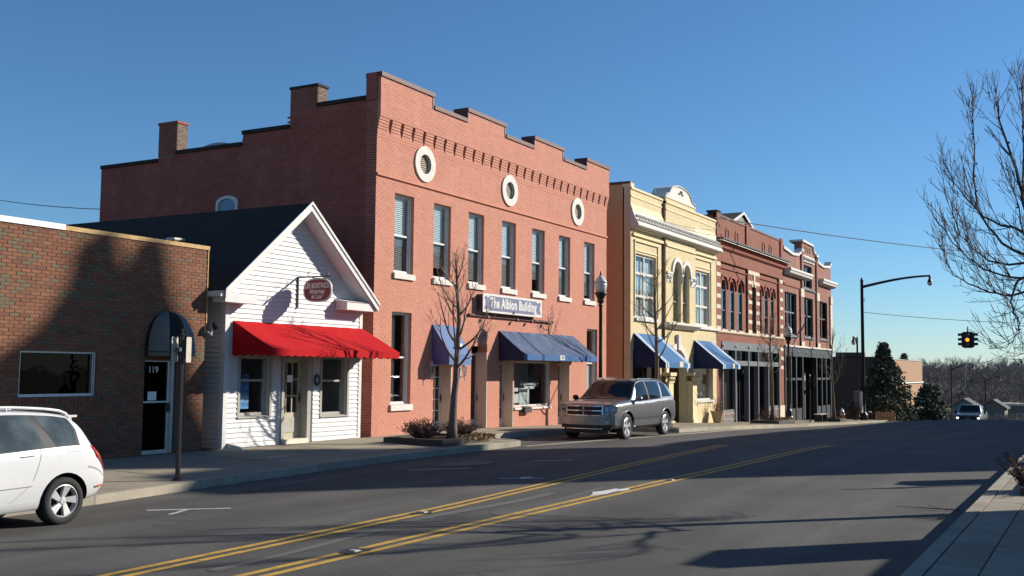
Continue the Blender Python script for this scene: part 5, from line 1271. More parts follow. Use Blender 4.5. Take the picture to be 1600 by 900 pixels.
shrub(-14.4,22.95,pz_,.46,.4,140,'smaller brown twiggy shrub right of the tree before the salmon building','brown shrubs at the tree',4,2200)
litter(-14.3,-13.75,22.3,23.6,pz_-.02,600,'dry_ground_cover',5); 
pz3 = planter(-15.0,-13.6,50.2,53.2,'long planting bed around the tree before the red brick building')
shrub(-14.5,51.0,pz3,.6,.5,50,'low russet shrub at the foot of the tree before the grey shopfront',None,6,500); litter(-14.6,-13.7,51.8,53.4,pz3,300,'dry_ground_cover',7)
pz4 = planter(-14.9,-13.6,63.6,65.2,'planting bed under the last small tree of the sidewalk'); litter(-14.4,-13.7,64.6,65.6,pz4,250,'dry_ground_cover',8)
pz2 = planter(-15.0,-13.7,35.1,36.3,'planting bed behind the grey car before the yellow building')
# bench by the end building
t = thing('bench', 'small dark bench beside the last planting bed in front of the black shopfront', 'bench', (-14.4,62.3,swz(-14.4,62.3)))
z = swz(-14.4,62.3)
for dx in (-.2,-.05,.1): MB().box(-14.4+dx-.06,-14.4+dx+.06,61.5,63.1,z+.42,z+.46).build('slat', K['greywood'], t)
for u in (61.7,62.9): MB().box(-14.65,-14.2,u-.04,u+.04,z,z+.42).build('leg', K['black'], t)

K['bark'] = M('grey_brown_bark', (.155,.115,.085), .9, .3, 8, .5, 30); K['bark2'] = M('dark_bark', (.07,.052,.042), .92, .3, 6, .5, 30)
def branch(mb, p, d, L, r, lvl, R, up=.25, kids=(5,4,3), spread=.9, minr=.0035, bend=.18):
    p = Vector(p); d = Vector(d).normalized(); n = max(3, int(5 if lvl else 7)); P = [p.copy()]; rad = [r]; dirs = [d.copy()]
    for i in range(n):
        d = (d+Vector((R.uniform(-bend,bend),R.uniform(-bend,bend),R.uniform(-bend,bend)*.6+up*.35))).normalized()
        p = p+d*(L/n); P.append(p.copy()); rad.append(max(minr, r*(1-.78*(i+1)/n))); dirs.append(d.copy())
    mb.tube(P, rad, 6 if r > .03 else 4 if r > .012 else 3, cap=r > .02)
    if lvl < len(kids):
        for k in range(kids[lvl]):
            u = R.uniform(.25,.97); i = min(n-1, int(u*n)); q = P[i].lerp(P[i+1], u*n-i); dd = dirs[i]
            s = Vector((R.gauss(0,1),R.gauss(0,1),R.gauss(0,.6))); s = (s-dd*s.dot(dd)).normalized()
            nd = (dd*R.uniform(.55,1.0)+s*R.uniform(.5,1.0)*spread).normalized()
            branch(mb, q, nd, L*R.uniform(.32,.6)*(1.15-.5*u), max(minr, r*(1-.75*u)*.55), lvl+1, R, up, kids, spread, minr, bend)
def young_tree(x, y, z, h, fork, r, label, seed, mat, nb=12, wid=1.1):
    R = random.Random(seed); t = thing('bare_tree', label, 'tree', (x,y,z)); tr = MB(); cr_ = MB()
    P = []; n = 12
    for i in range(n+1):
        u = i/n; P.append(Vector((x+.05*sin(u*5+seed)+R.uniform(-.015,.015), y+.04*cos(u*4+seed)+.1*u+R.uniform(-.015,.015), z+h*.93*u)))
    rad = [r*(1.5 if i == 0 else 1.15 if i == 1 else 1.0)*(1-.72*(i/n)) for i in range(n+1)]
    tr.tube(P, rad, 9); tr.build('trunk', mat, t, smooth=True)
    for k in range(nb):
        u = fork+(1-fork)*(k/nb)**1.1*.98; i = min(n-1,int(u*n)); q = P[i].lerp(P[i+1], u*n-i); a = k*2.4+R.uniform(-.4,.4)
        L = wid*R.uniform(.8,1.25)*(1.15-.55*(u-fork)/(1-fork))
        branch(cr_, q, (cos(a),sin(a),R.uniform(.25,.75)), L, r*(1-.6*u)*.45, 0, R, .55, (5,3), .8, .004)
    for k in range(5): branch(cr_, P[-1]+Vector((0,0,-.1*k)), (R.uniform(-.35,.35),R.uniform(-.35,.35),1), R.uniform(.3,.6), .012, 1, R, .3, (5,3), .8, .004)
    cr_.build('branches', mat, t)
young_tree(-14.1, 22.11, pz_, 4.75, .40, .105, 'bare young tree in the planting bed before the salmon building', 11, K['bark'], 15, 1.25)
young_tree(-14.2, 35.8, pz2, 5.9, .42, .1, 'bare young tree before the yellow building, behind the grey car', 12, K['bark'], 14, 1.35)
young_tree(-14.2, 51.1, pz3, 5.3, .46, .09, 'thin bare young tree before the red brick arched windows', 13, K['bark'], 12, 1.2)
young_tree(-14.2, 64.5, pz4, 5.4, .4, .08, 'thin bare young tree at the corner of the end building', 14, K['bark'], 12, 1.3)

# big bare tree on the right sidewalk (its trunk just outside the frame)
tx, ty = -.55, 17.35; tz = rs(tx,ty)
pr = planter(-1.05,.3,16.1,18.6,'planting bed on the near right sidewalk at the picture edge', rs, .1)
shrub(-.95,16.55,pr,.42,.5,70,'twiggy brown shrub on the right sidewalk at the picture edge',None,21,700)
R = random.Random(31)
bt = thing('large_bare_tree', 'large bare tree reaching in from the right edge against the sky', 'tree', (tx,ty,tz))
tr = MB(); P = [(tx,ty,tz-.05),(tx+.02,ty,tz+.4),(tx,ty+.03,tz+1.2),(tx-.06,ty,tz+2.0),(tx-.12,ty,2.1-.9),(tx-.2,ty,2.0)]
tr.tube(P, [.17,.125,.11,.1,.095,.08], 10); tr.build('trunk', K['bark2'], bt, smooth=True)
limbs = [ # start height on trunk -> way points (x, y offset, z), start radius
 ([(-.18,0,1.9),(-.85,.0,2.25),(-1.05,-.1,3.0),(-1.3,-.15,4.1),(-1.33,-.15,4.45)], .075),
 ([(-.85,0,2.25),(-1.0,.1,2.9),(-.98,.15,3.9),(-1.0,.2,4.75)], .05),
 ([(-.5,0,1.75),(-1.2,.2,1.9),(-1.7,.25,2.7),(-1.72,.3,4.0),(-1.76,.3,4.6)], .05),
 ([(-.8,.05,2.1),(-1.45,-.2,2.35),(-1.9,-.3,2.9),(-2.12,-.35,3.45)], .04),
 ([(-.6,0,1.7),(-1.4,.15,1.7),(-1.95,.2,2.2),(-2.2,.2,3.05)], .04),
 ([(-.4,0,1.5),(-1.2,-.2,1.45),(-1.8,-.3,1.75),(-2.27,-.3,2.45)], .04),
 ([(-.5,0,1.45),(-1.2,.1,1.2),(-1.75,.15,1.35),(-2.1,.1,1.6),(-2.24,.1,2.05)], .038),
 ([(-.6,0,1.3),(-1.05,-.1,1.45),(-1.2,-.1,1.1),(-1.1,-.1,.7),(-1.3,-.1,.42),(-1.52,-.1,.4)], .04),
 ([(-.5,0,1.2),(-.95,.2,1.15),(-1.0,.2,.8),(-.9,.2,.45),(-1.12,.2,.2)], .035),
 ([(-.2,0,1.9),(-.55,.5,2.6),(-.7,.8,3.6),(-.8,.9,4.6)], .06),
 ([(-.2,0,2.0),(.2,-.5,2.8),(.4,-.8,3.8),(.5,-.9,4.6)], .07),
 ([(-.2,0,1.8),(.5,.4,2.2),(1.1,.7,2.9),(1.6,.8,3.8)], .06),
 ([(-.15,0,1.3),(.5,-.4,1.6),(1.2,-.6,1.9),(1.8,-.6,2.6)], .06),
 ([(-.1,0,1.1),(-.6,-.9,1.4),(-.9,-1.7,1.9),(-1.0,-2.2,2.8)], .05),
 ([(-.1,0,1.2),(-.3,.9,1.5),(-.5,1.8,2.1),(-.7,2.4,3.0)], .05)]
lb = MB(); tips = []
for w_, r0_ in limbs:
    P = [Vector((tx+(a-tx)*.95,ty+b,c-.12*max(0,c-2))) for a, b, c in w_]; Q = []
    for i in range(len(P)-1):
        p0_, p1_, p2_, p3_ = P[max(i-1,0)], P[i], P[i+1], P[min(i+2,len(P)-1)]
        for k in range(5):
            u = k/5; Q.append(.5*((2*p1_)+(p2_-p0_)*u+(2*p0_-5*p1_+4*p2_-p3_)*u*u+(3*p1_-p0_-3*p2_+p3_)*u**3)+Vector((R.uniform(-.02,.02),R.uniform(-.02,.02),R.uniform(-.02,.02))))
    Q.append(P[-1]); n = len(Q); tips += [tuple(q) for q in Q[n//2:]]
    lb.tube(Q, [max(.005, .64*r0_*(1-.9*(i/(n-1))**.75)) for i in range(n)], 6)
    for k in range(13):
        u = R.uniform(.3,.98); i = min(n-2,int(u*(n-1))); q = Q[i]; dd = (Q[i+1]-Q[i]).normalized()
        sd = (dd*.55+Vector((R.uniform(-.55,.3),R.uniform(-.6,.6),R.uniform(.25,1.0)))).normalized()
        branch(lb, q, sd, R.uniform(.5,1.15)*(1.2-.6*u), R.uniform(.0055,.008), 1, R, .3, (0,4,0), .55, .0032, .07)
    for k in range(12):
        u = R.uniform(.2,.97); i = min(n-2,int(u*(n-1))); q = Q[i]; dd = (Q[i+1]-Q[i]).normalized()
        s = Vector((R.gauss(0,1),R.gauss(0,1),R.gauss(.25,.8))); s = (s-dd*s.dot(dd)).normalized()
        branch(lb, q, dd*.9+s*.7, R.uniform(.3,.8)*(1.1-.62*u), max(.0055,r0_*(1-.85*u)*.3), 1, R, .38, (0,3,1), .7, .0035, .12)
lb.build('branches', K['bark2'], bt)
mb = MB()
for i in range(34):
    c = Vector(R.choice(tips))-Vector((0,0,.03))
    for k in range(3):
        d = Vector((R.uniform(-1,1),R.uniform(-1,1),R.uniform(-1,.3))).normalized()*R.uniform(.02,.045); e = d.orthogonal().normalized()*.018; c2 = c+Vector((R.uniform(-.03,.03),0,R.uniform(-.04,.04))); mb.poly([c2-d,c2+e,c2+d,c2-e])
mb.build('withered_leaves', M('withered_leaf',(.05,.035,.025),.9,.2), bt)
mb = MB(); mb.tube([(-1.85,16.3,rz(-1.85,16.3)+.02),(-2.2,16.2,rz(-2.2,16.2)+.03),(-2.7,16.3,rz(-2.7,16.3)+.015)], [.012,.008,.004], 4); mb.tube([(-2.1,16.22,rz(-2.1,16.2)+.03),(-2.3,16.5,rz(-2.3,16.5)+.04)], [.007,.003], 4); mb.tube([(-1.95,16.28,rz(-1.95,16.28)+.03),(-2.0,16.55,rz(-2,16.55)+.05)], [.007,.003], 4)
single(mb, 'fallen_twig', K['bark2'], 'small forked twig lying on the road beside the right kerb', 'twig', loc=(-2.2,16.25,rz(-2.2,16.25)))

shrub(-14.55,72.7,swz(-14.5,72.7),.45,1.15,60,'dark leafy bush at the foot of the tall black mast',None,41,1500,K['shrubleaf'])
# evergreens beyond the cross street
K['needles'] = M('dark_evergreen', (.055,.075,.045), .85, .5, 1.5); K['needles2'] = M('olive_evergreen', (.12,.14,.08), .8, .5, 1.2)
def evergreen(x, y, zb, h, r, label, seed, n, mats, shape=1.0, leaf=.16):
    R = random.Random(seed); t = thing('evergreen_tree', label, 'tree', (x,y,zb)); MB().tube([(x,y,zb-.3),(x,y,zb+h*.9)], [.16,.03], 7).build('trunk', K['bark2'], t)
    mb = MB(); lim = MB()
    cl = []
    for i in range(int(n/55)):
        u = R.random()**.95; a = R.uniform(0,2*pi); rr_ = r*((1-u)**shape*.95+.02)*R.uniform(.55,1.08)
        c = Vector((x+rr_*cos(a),y+rr_*sin(a),zb+h*(.05+.95*u))); cl.append(c)
        lim.tube([(x,y,c.z-.25),tuple(c)], [.03,.01], 4, cap=False)
        s = r*R.uniform(.12,.24)*(1.1-.75*u)
        for k in range(55):
            v = Vector((R.gauss(0,1),R.gauss(0,1),R.gauss(0,.7)))*s*.6; q = c+v; d = Vector((R.uniform(-1,1),R.uniform(-1,1),R.uniform(-.4,1))).normalized()*leaf*R.uniform(.6,1.3); e = d.orthogonal().normalized()*leaf*.45
            mb.poly([q-d,q+e,q+d,q-e], 0 if R.random() < .6 else 1)
    lim.build('limbs', K['bark2'], t); mb.build('crown', mats, t)
evergreen(-15.25, 87.5, -4.0, 6.3, 2.8, 'dark conical evergreen in front of the low tan corner building', 3, 12500, [K['needles'],K['needles2']], 1.05)
evergreen(-13.3, 97, -5.0, 4.0, 1.9, 'low rounded dark evergreen bush right of the conical one', 5, 6500, [K['needles'],K['needles2']], .45)
evergreen(-37.5, 240, -8.2, 12.5, 3.6, 'dark round evergreen rising behind the roof of the tan corner building', 6, 2600, [K['needles'],K['needles2']], .45, .4)
# far winter woods: read as one mass
K['woods'] = M('winter_woods', (.23,.185,.155), .95, .3, .05); K['woods2'] = M('winter_woods_grey', (.2,.17,.155), .95, .3, .05); K['woodsg'] = M('far_evergreens', (.04,.05,.03), .95, .3, .05)
R = random.Random(17); wm = MB()
def far_tree(x, y, h, mi):
    zb = zf(y)-.3; wm.tube([(x,y,zb),(x+R.uniform(-.3,.3),y,zb+h*.55)], [.16,.05], 3, mi, False)
    for i in range(16):
        u = R.uniform(.22,.58); a = R.uniform(0,2*pi); L = h*R.uniform(.22,.4)*(1.25-u); o = Vector((x,y,zb+h*u)); d = Vector((cos(a)*.9,sin(a)*.9,R.uniform(.35,1.15))).normalized()
        e = o+d*L; wm.tube([o,o.lerp(e,.5)-Vector((0,0,.08*L)),e], [.06,.04,.015], 3, mi, False)
        for k in range(24):
            q = o.lerp(e,R.uniform(.3,1)); f = (d*.5+Vector((R.uniform(-.9,.9),R.uniform(-.9,.9),R.uniform(-.3,.9)))).normalized()*R.uniform(.5,1.5); s = f.orthogonal().normalized()*.03
            wm.poly([q-s,q+s,q+f], mi)
for i in range(520):
    y = R.uniform(215,430); x = -y*R.uniform(-.02,.30)+R.uniform(-4,4); h = R.uniform(10.5,17)*(1 if y > 270 else .6)
    far_tree(x, y, h, 0 if R.random() < .6 else 1)
for i in range(130):
    y = R.uniform(140,212); x = -y*R.uniform(-.05,.16); far_tree(x, y, R.uniform(1.2,2.8), R.choice((0,1)))
for i in range(70):
    y = R.uniform(210,420); x = -y*R.uniform(-.02,.27); h = R.uniform(3,7); zb = zf(y)
    for k in range(50):
        a = R.uniform(0,6.28); u = R.random(); rr_ = h*.3*(1-u)+.3; q = Vector((x+rr_*cos(a)*R.random()**.5,y+rr_*sin(a),zb+h*u)); d = Vector((R.uniform(-1,1),R.uniform(-1,1),R.uniform(-.5,1)))*.5; wm.poly([q-d,q+d.orthogonal().normalized()*.3,q+d], 2)
wo = wm.build('winter_woods', [K['woods'],K['woods2'],K['woodsg']]); wo['kind'] = 'stuff'

# ------------------------------------------------------------------ vehicles
def pchip(xs, ys):
    n = len(xs); h = [xs[i+1]-xs[i] for i in range(n-1)]; d = [(ys[i+1]-ys[i])/h[i] for i in range(n-1)]; m = [d[0]]
    for i in range(1,n-1): m.append(0 if d[i-1]*d[i] <= 0 else 2*d[i-1]*d[i]/(d[i-1]+d[i]))
    m.append(d[-1])
    def f(x):
        if x <= xs[0]: return ys[0]
        if x >= xs[-1]: return ys[-1]
        i = max(j for j in range(n-1) if xs[j] <= x); t = (x-xs[i])/h[i]
        return (2*t**3-3*t*t+1)*ys[i]+(t**3-2*t*t+t)*h[i]*m[i]+(-2*t**3+3*t*t)*ys[i+1]+(t**3-t*t)*h[i]*m[i+1]
    return f
def mkcar(spec):
    X = spec['x']; fz = {k: pchip(X, spec[k]) for k in ('zl','zb','zr','W','wr')}
    def ring(x):
        zl, zb_, zr_, W, wr = (fz[k](x) for k in ('zl','zb','zr','W','wr')); hgt = max(0, min(1, (zr_-zb_)/.6))
        P = [(0,zl),(.8*W,zl),(.95*W,zl+.07),(W,zl+.42*(zb_-zl)),(.985*W,zb_-.12*(zb_-zl)),(.955*W,zb_),
             ((.955*W*.98+wr)/2+.03*hgt,(zb_+zr_-.05*hgt)/2),(wr,zr_-.015-.055*hgt),(wr*.78,zr_-.012),(0,zr_)]
        return [Vector((0,a,b)) for a, b in P]
    def Sf(x, u):
        P = ring(x); u = max(0, min(8.9999, u)); i = int(u); t = u-i
        p0_, p1_, p2_, p3_ = P[max(i-1,0)], P[i], P[i+1], P[min(i+2,9)]
        if i == 0: p0_ = Vector((0,-P[1].y,P[1].z))
        if i == 8: p3_ = Vector((0,-P[8].y,P[8].z))
        k = .38
        m1, m2 = (p2_-p0_)*k, (p3_-p1_)*k
        q = (2*t**3-3*t*t+1)*p1_+(t**3-2*t*t+t)*m1+(-2*t**3+3*t*t)*p2_+(t**3-t*t)*m2
        return Vector((x, q.y, q.z))
    return Sf
def car(name, spec, label, pos, paint, sc=1.0, heading=-1, group=None, details=None):
    """px runs from the rear bumper (0) forwards; heading -y"""
    ox, yr, zg = pos; L = spec['x'][-1]
    t = thing(name, label, spec['cat'], (ox, yr-sc*L/2, zg), group)
    def T(p): return (ox+sc*p[1], yr-sc*p[0], zg+sc*p[2])
    Sf = mkcar(spec)
    class CB(MB):
        def done(s, nm, mats, parent=t, **k):
            s.v = [T(p) for p in s.v]; return s.build(nm, mats, parent, **k)
    nx, nu = 84, 36
    xs = sorted(set([L*i/nx for i in range(nx+1)]+spec['x']))
    b = CB(); rows = []
    for x in xs:
        half = [Sf(x, 9*i/nu) for i in range(nu+1)]
        ringp = half+[Vector((p.x,-p.y,p.z)) for p in reversed(half[1:-1])]
        rows.append(len(b.v)); b.v += [tuple(p) for p in ringp]
    m = 2*nu
    for r0__, r1__ in zip(rows, rows[1:]):
        for j in range(m): b.f.append([r0__+j, r0__+(j+1)%m, r1__+(j+1)%m, r1__+j]); b.m.append(0)
    b.f.append([rows[0]+j for j in range(m-1,-1,-1)]); b.m.append(0); b.f.append([rows[-1]+j for j in range(m)]); b.m.append(0)
    body = b.done('body', [paint, K['wheelwell']])
    # wheel arches
    bm = bmesh.new(); bm.from_mesh(body.data); bmesh.ops.recalc_face_normals(bm, faces=bm.faces); bm.to_mesh(body.data); bm.free()
    cut = CB()
    for wx in spec['wheels']:
        for s in (-1,1):
            y0_, y1_ = (s*(max(spec['W'])-.34), s*(max(spec['W'])+.2)); n = 28; A = []
            for yy in (y0_, y1_):
                A.append([(wx+spec['arch']*cos(2*pi*k/n), yy, spec['wr_']+spec['arch']*sin(2*pi*k/n)) for k in range(n)])
            base = len(cut.v); cut.v += A[0]+A[1]
            for k in range(n): cut.f.append([base+k, base+(k+1)%n, base+n+(k+1)%n, base+n+k]); cut.m.append(0)
            cut.f.append([base+k for k in range(n)]); cut.m.append(0); cut.f.append([base+n+k for k in range(n)]); cut.m.append(0)
    co = cut.done('cutter', [K['wheelwell']])
    bm = bmesh.new(); bm.from_mesh(co.data); bmesh.ops.recalc_face_normals(bm, faces=bm.faces); bm.to_mesh(co.data); bm.free()
    md = body.modifiers.new('arch','BOOLEAN'); md.object = co; md.operation = 'DIFFERENCE'; md.solver = 'EXACT'
    try: md.material_mode = 'TRANSFER'
    except Exception: pass
    bpy.context.view_layer.update()
    me = bpy.data.meshes.new_from_object(body.evaluated_get(bpy.context.evaluated_depsgraph_get()))
    body.modifiers.clear(); body.data = me; bpy.data.objects.remove(co)
    bm = bmesh.new(); bm.from_mesh(me)
    for f in bm.faces: f.smooth = True
    for e in bm.edges:
        if len(e.link_faces) == 2 and e.calc_face_angle(0) > .6: e.smooth = False
    bm.to_mesh(me); bm.free()
    def patch(nm, mat, xa, xb, ua, ub, nx_=10, nu_=8, off=.006, sides=(1,-1), parent=body, thick=False):
        fa = xa if callable(xa) else (lambda u: xa); fb_ = xb if callable(xb) else (lambda u: xb); outs = []
        for s in sides:
            mb = CB(); 
            for i in range(nu_+1):
                u = ua+(ub-ua)*i/nu_
                for j in range(nx_+1):
                    x = fa(u)+(fb_(u)-fa(u))*j/nx_
                    p = Sf(x,u); e = .004
                    tx_ = Sf(x+e,u)-Sf(x-e,u); tu = Sf(x,min(9,u+.02))-Sf(x,max(0,u-.02)); nn = tx_.cross(tu)
                    nn = nn.normalized() if nn.length > 1e-9 else Vector((0,0,1))
                    if nn.dot(Vector((0,p.y,p.z-.7))) < 0: nn = -nn
                    p = p+nn*off; mb.v.append((p.x, s*p.y, p.z))
            k = nx_+1
            for i in range(nu_):
                for j in range(nx_): mb.f.append([i*k+j,i*k+j+1,(i+1)*k+j+1,(i+1)*k+j]); mb.m.append(0)
            outs.append(mb.done(nm, mat, parent, smooth=True))
        return outs
    def wheel(wx, s):
        W = max(spec['W']); R_ = spec['wr_']-.0; y0_ = s*(W-.235); y1_ = s*(W-.02)
        c = Vector((wx, 0, R_)); sgn = s
        def lat(mb, prof, n=28, m=0):
            base = len(mb.v); k = len(prof)
            for r, yy in prof:
                for j in range(n): a = 2*pi*j/n; mb.v.append((wx+r*cos(a), s*yy, R_+r*sin(a)))
            for i in range(k-1):
                for j in range(n): mb.f.append([base+i*n+j, base+i*n+(j+1)%n, base+(i+1)*n+(j+1)%n, base+(i+1)*n+j]); mb.m.append(m)
            return mb
        a, b_ = W-.24, W-.02; rr2 = R_*.69
        ty_ = lat(CB(), [(rr2,a),(R_*.93,a),(R_,a+.03),(R_,b_-.035),(R_*.95,b_-.008),(R_*.8,b_),(rr2,b_-.012),(rr2*.98,b_-.04),(rr2*.98,a)])
        wo_ = ty_.done('wheel', K['tyre'], t, smooth=True)
        rm = lat(CB(), [(rr2,b_-.012),(rr2*.95,b_-.006),(rr2*.9,b_-.02),(rr2*.88,b_-.09)])
        ns = spec['spokes']
        for k in range(ns):
            a0 = 2*pi*k/ns+spec.get('srot',0); tw = spec.get('twist',0)
            def q(r, da, yy): return (wx+r*cos(a0+da), s*yy, R_+r*sin(a0+da))
            w0, w1 = spec['sw']
            P1 = [q(rr2*.2,-w0,b_-.035),q(rr2*.2,w0,b_-.035),q(rr2*.92,tw+w1,b_-.015),q(rr2*.92,tw-w1,b_-.015)]
            P2 = [q(rr2*.2,-w0,b_-.08),q(rr2*.2,w0,b_-.08),q(rr2*.92,tw+w1,b_-.07),q(rr2*.92,tw-w1,b_-.07)]
            rm.hexa(P2+P1)
        rim = rm.done('rim', K['rim'], wo_)
        hb = lat(CB(), [(.001,b_-.02),(rr2*.2,b_-.022),(rr2*.26,b_-.04),(rr2*.26,b_-.09)], 14); hb.done('hub', K['rim'], wo_)
        dk = lat(CB(), [(.001,b_-.1),(rr2*.55,b_-.1),(rr2*.98,b_-.12)], 20); dk.done('brake_disc', K['wheelwell'], wo_)
    for wx in spec['wheels']:
        for s in (1,-1): wheel(wx, s)
    # underbody
    u = CB().box(spec['wheels'][0]-.3, spec['wheels'][1]+.3, -.6, .6, min(spec['zl'])-.03, min(spec['zl'])+.1); u.done('underbody', K['wheelwell'], t)
    details(t, body, CB, patch, Sf); return t
K['tyre'] = M('tyre_rubber', (.018,.018,.018), .8, .2, 9); K['wheelwell'] = M('wheel_well', (.01,.01,.01), .9, .1)
K['rim'] = M('alloy_rim', (.62,.62,.62), .35, .06, 6, metal=.55); K['chrome'] = M('chrome', (.6,.6,.6), .18, .05, 4, metal=.95)
m, n, l, b = nodes('car_window'); b.inputs['Base Color'].default_value = (.012,.015,.016,1); b.inputs['Roughness'].default_value = .05; b.inputs['Specular IOR Level'].default_value = .42; K['carglass'] = m
m, n, l, b = nodes('car_window_light'); b.inputs['Base Color'].default_value = (.05,.065,.068,1); b.inputs['Roughness'].default_value = .06; b.inputs['Specular IOR Level'].default_value = .7
l.new(ramp(n,l,noise(n,l,2.2,3,.6),[(.35,(.03,.04,.042)),(.65,(.09,.11,.11))]), b.inputs['Base Color']); K['carglass2'] = m
def Mpaint(name, c, metal, rough):
    m, n, l, b = nodes(name); b.inputs['Base Color'].default_value = sp(c); b.inputs['Metallic'].default_value = metal; b.inputs['Roughness'].default_value = rough; b.inputs['Coat Weight'].default_value = .8; b.inputs['Coat Roughness'].default_value = .05
    f = noise(n,l,1.3,4,.6); l.new(mix(n,l,ramp(n,l,f,[(.35,0),(.7,.25)]),c,tuple(x*.8+.01 for x in c)), b.inputs['Base Color']); return m
K['whitecar'] = Mpaint('white_car_paint', (.6,.6,.6), 0, .35); K['greycar'] = Mpaint('grey_metallic_paint', (.215,.22,.225), .7, .34)
K['seam'] = M('panel_gap', (.02,.02,.02), .8, .1); K['seamw'] = M('panel_gap_soft', (.3,.3,.3), .7, .1)
K['trim'] = M('black_plastic_trim', (.02,.02,.022), .6, .2, 6)
K['redlens'] = M('red_lamp_lens', (.4,.015,.02), .15, .1, spec=.6); K['amberlens'] = M('amber_lamp_lens', (.5,.13,.03), .15, .1, spec=.6); K['clearlens'] = M('clear_lamp_lens', (.3,.31,.33), .12, .15, 9, spec=.7, metal=.3)

WAGON = dict(cat='car', x=[0,.05,.18,.36,.55,.9,1.5,2.2,2.6,3.45,3.7,4.05,4.27,4.37],
  zl=[.46,.38,.31,.28,.26,.24,.23,.23,.23,.24,.25,.28,.34,.44], zb=[.6,.72,.93,1.02,1.03,1.02,.99,.96,.94,.90,.88,.8,.7,.6],
  zr=[.63,.75,1.06,1.34,1.45,1.5,1.53,1.53,1.46,1.0,.95,.86,.75,.63], W=[.76,.83,.865,.88,.885,.89,.89,.89,.89,.885,.88,.84,.76,.62],
  wr=[.66,.70,.68,.64,.63,.63,.64,.64,.64,.76,.76,.72,.64,.5], wheels=[.69,3.29], wr_=.315, arch=.375, spokes=5, sw=(.6,.26), twist=.3, srot=.3)
def wagon_details(t, body, CB, patch, Sf):
    A = 5.12; Bt = 6.93
    patch('window_trim', K['trim'], lambda u: .46+.12*max(0,u-6.3), lambda u: 3.24-.55*(u-A)/1.8, A-.07, Bt+.05, 30, 8, .003)
    patch('side_window', K['carglass2'], lambda u: .50+.12*max(0,u-6.3), lambda u: .82+.26*(u-A)/1.8, A, Bt, 10, 8)
    patch('side_window', K['carglass2'], lambda u: 1.0+.16*(u-A)/1.8, lambda u: 1.98, A, Bt, 10, 8)
    patch('side_window', K['carglass2'], lambda u: 2.05, lambda u: 3.2-.55*(u-A)/1.8, A, Bt, 10, 8)
    patch('window_pillar', K['trim'], lambda u: 1.98, lambda u: 2.05, A, Bt, 2, 6, .004)
    patch('rear_window', K['carglass'], lambda u: .2, lambda u: .40, 7.15, 9, 6, 8, .006)
    patch('windscreen', K['carglass'], lambda u: 2.65, lambda u: 3.4, 7.05, 9, 10, 8)
    for xa in (1.07,2.02,3.2):
        patch('door_seam', K['seamw'], (lambda u, xa=xa: xa+(.12*max(0,4.2-u)**2 if xa < 1.1 else 0)), (lambda u, xa=xa: xa+.008+(.12*max(0,4.2-u)**2 if xa < 1.1 else 0)), 2.3, 5.05, 1, 14, .003)
    patch('side_moulding', K['whitecar'], lambda u: 1.2, lambda u: 3.1, 3.02, 3.22, 14, 2, .012)
    patch('moulding_line', K['seamw'], lambda u: 1.2, lambda u: 3.1, 2.99, 3.03, 14, 1, .009)
    patch('door_handle', K['whitecar'], lambda u: 1.16, lambda u: 1.36, 4.22, 4.38, 6, 2, .022)
    patch('handle_recess', K['seamw'], lambda u: 1.17, lambda u: 1.35, 4.14, 4.24, 6, 1, .005)
    for (xa,xb,ua,ub) in ((.47,.475,4.15,4.75),(.665,.67,4.15,4.75),(.47,.67,4.13,4.15),(.47,.67,4.75,4.77)): patch('filler_cap', K['seamw'], lambda u, a=xa: a, lambda u, b=xb: b, ua, ub, 3, 3, .003, sides=(1,))
    tl = patch('tail_lamp', K['redlens'], lambda u: .05+.05*(u-4.2), lambda u: .21+.07*(u-4.2), 4.0, 5.3, 5, 8, .012)
    patch('tail_lamp', K['amberlens'], lambda u: .07+.04*(u-4.2), lambda u: .2+.06*(u-4.2), 4.3, 4.7, 5, 4, .016)
    patch('bumper_line', K['seamw'], lambda u: .04, lambda u: .34, 3.42, 3.47, 6, 1, .004)
    patch('sill_skirt', K['whitecar'], lambda u: 1.08, lambda u: 2.9, 1.5, 2.3, 12, 5, .025)
    patch('reflector', K['amberlens'], lambda u: .1, lambda u: .2, 2.5, 2.62, 3, 1, .024)
    for s in (1,-1):
        P = [Sf(x, 7.55) for x in [.42+.09*i for i in range(24)]]
        mb = CB(); mb.tube([(p.x, s*p.y, p.z+.055+(-.05 if i in (0,23) else -.012 if i in (1,22) else 0)) for i, p in enumerate(P)], .02, 7)
        for i in (1,11,22): mb.tube([(P[i].x,s*P[i].y,P[i].z-.01),(P[i].x,s*P[i].y,P[i].z+.05)], .016, 6)
        mb.done('roof_rail', K['whitecar'], body, smooth=True)
        mb = CB(); mb.hexa([(3.05,s*.88,.93),(3.15,s*.88,.93),(3.12,s*1.04,.95),(3.0,s*1.04,.95),(3.05,s*.88,1.05),(3.15,s*.88,1.05),(3.12,s*1.04,1.08),(3.0,s*1.04,1.08)]); mb.done('mirror', K['whitecar'], body)
    mb = CB().box(.30,.5,-.55,.55,1.40,1.43); mb.done('spoiler', K['whitecar'], body)
car('parked_car', WAGON, 'white hatchback with roof rails parked at the left picture edge, tail to the right', (-12.22, 9.5, -1.992), K['whitecar'], .945, details=wagon_details)

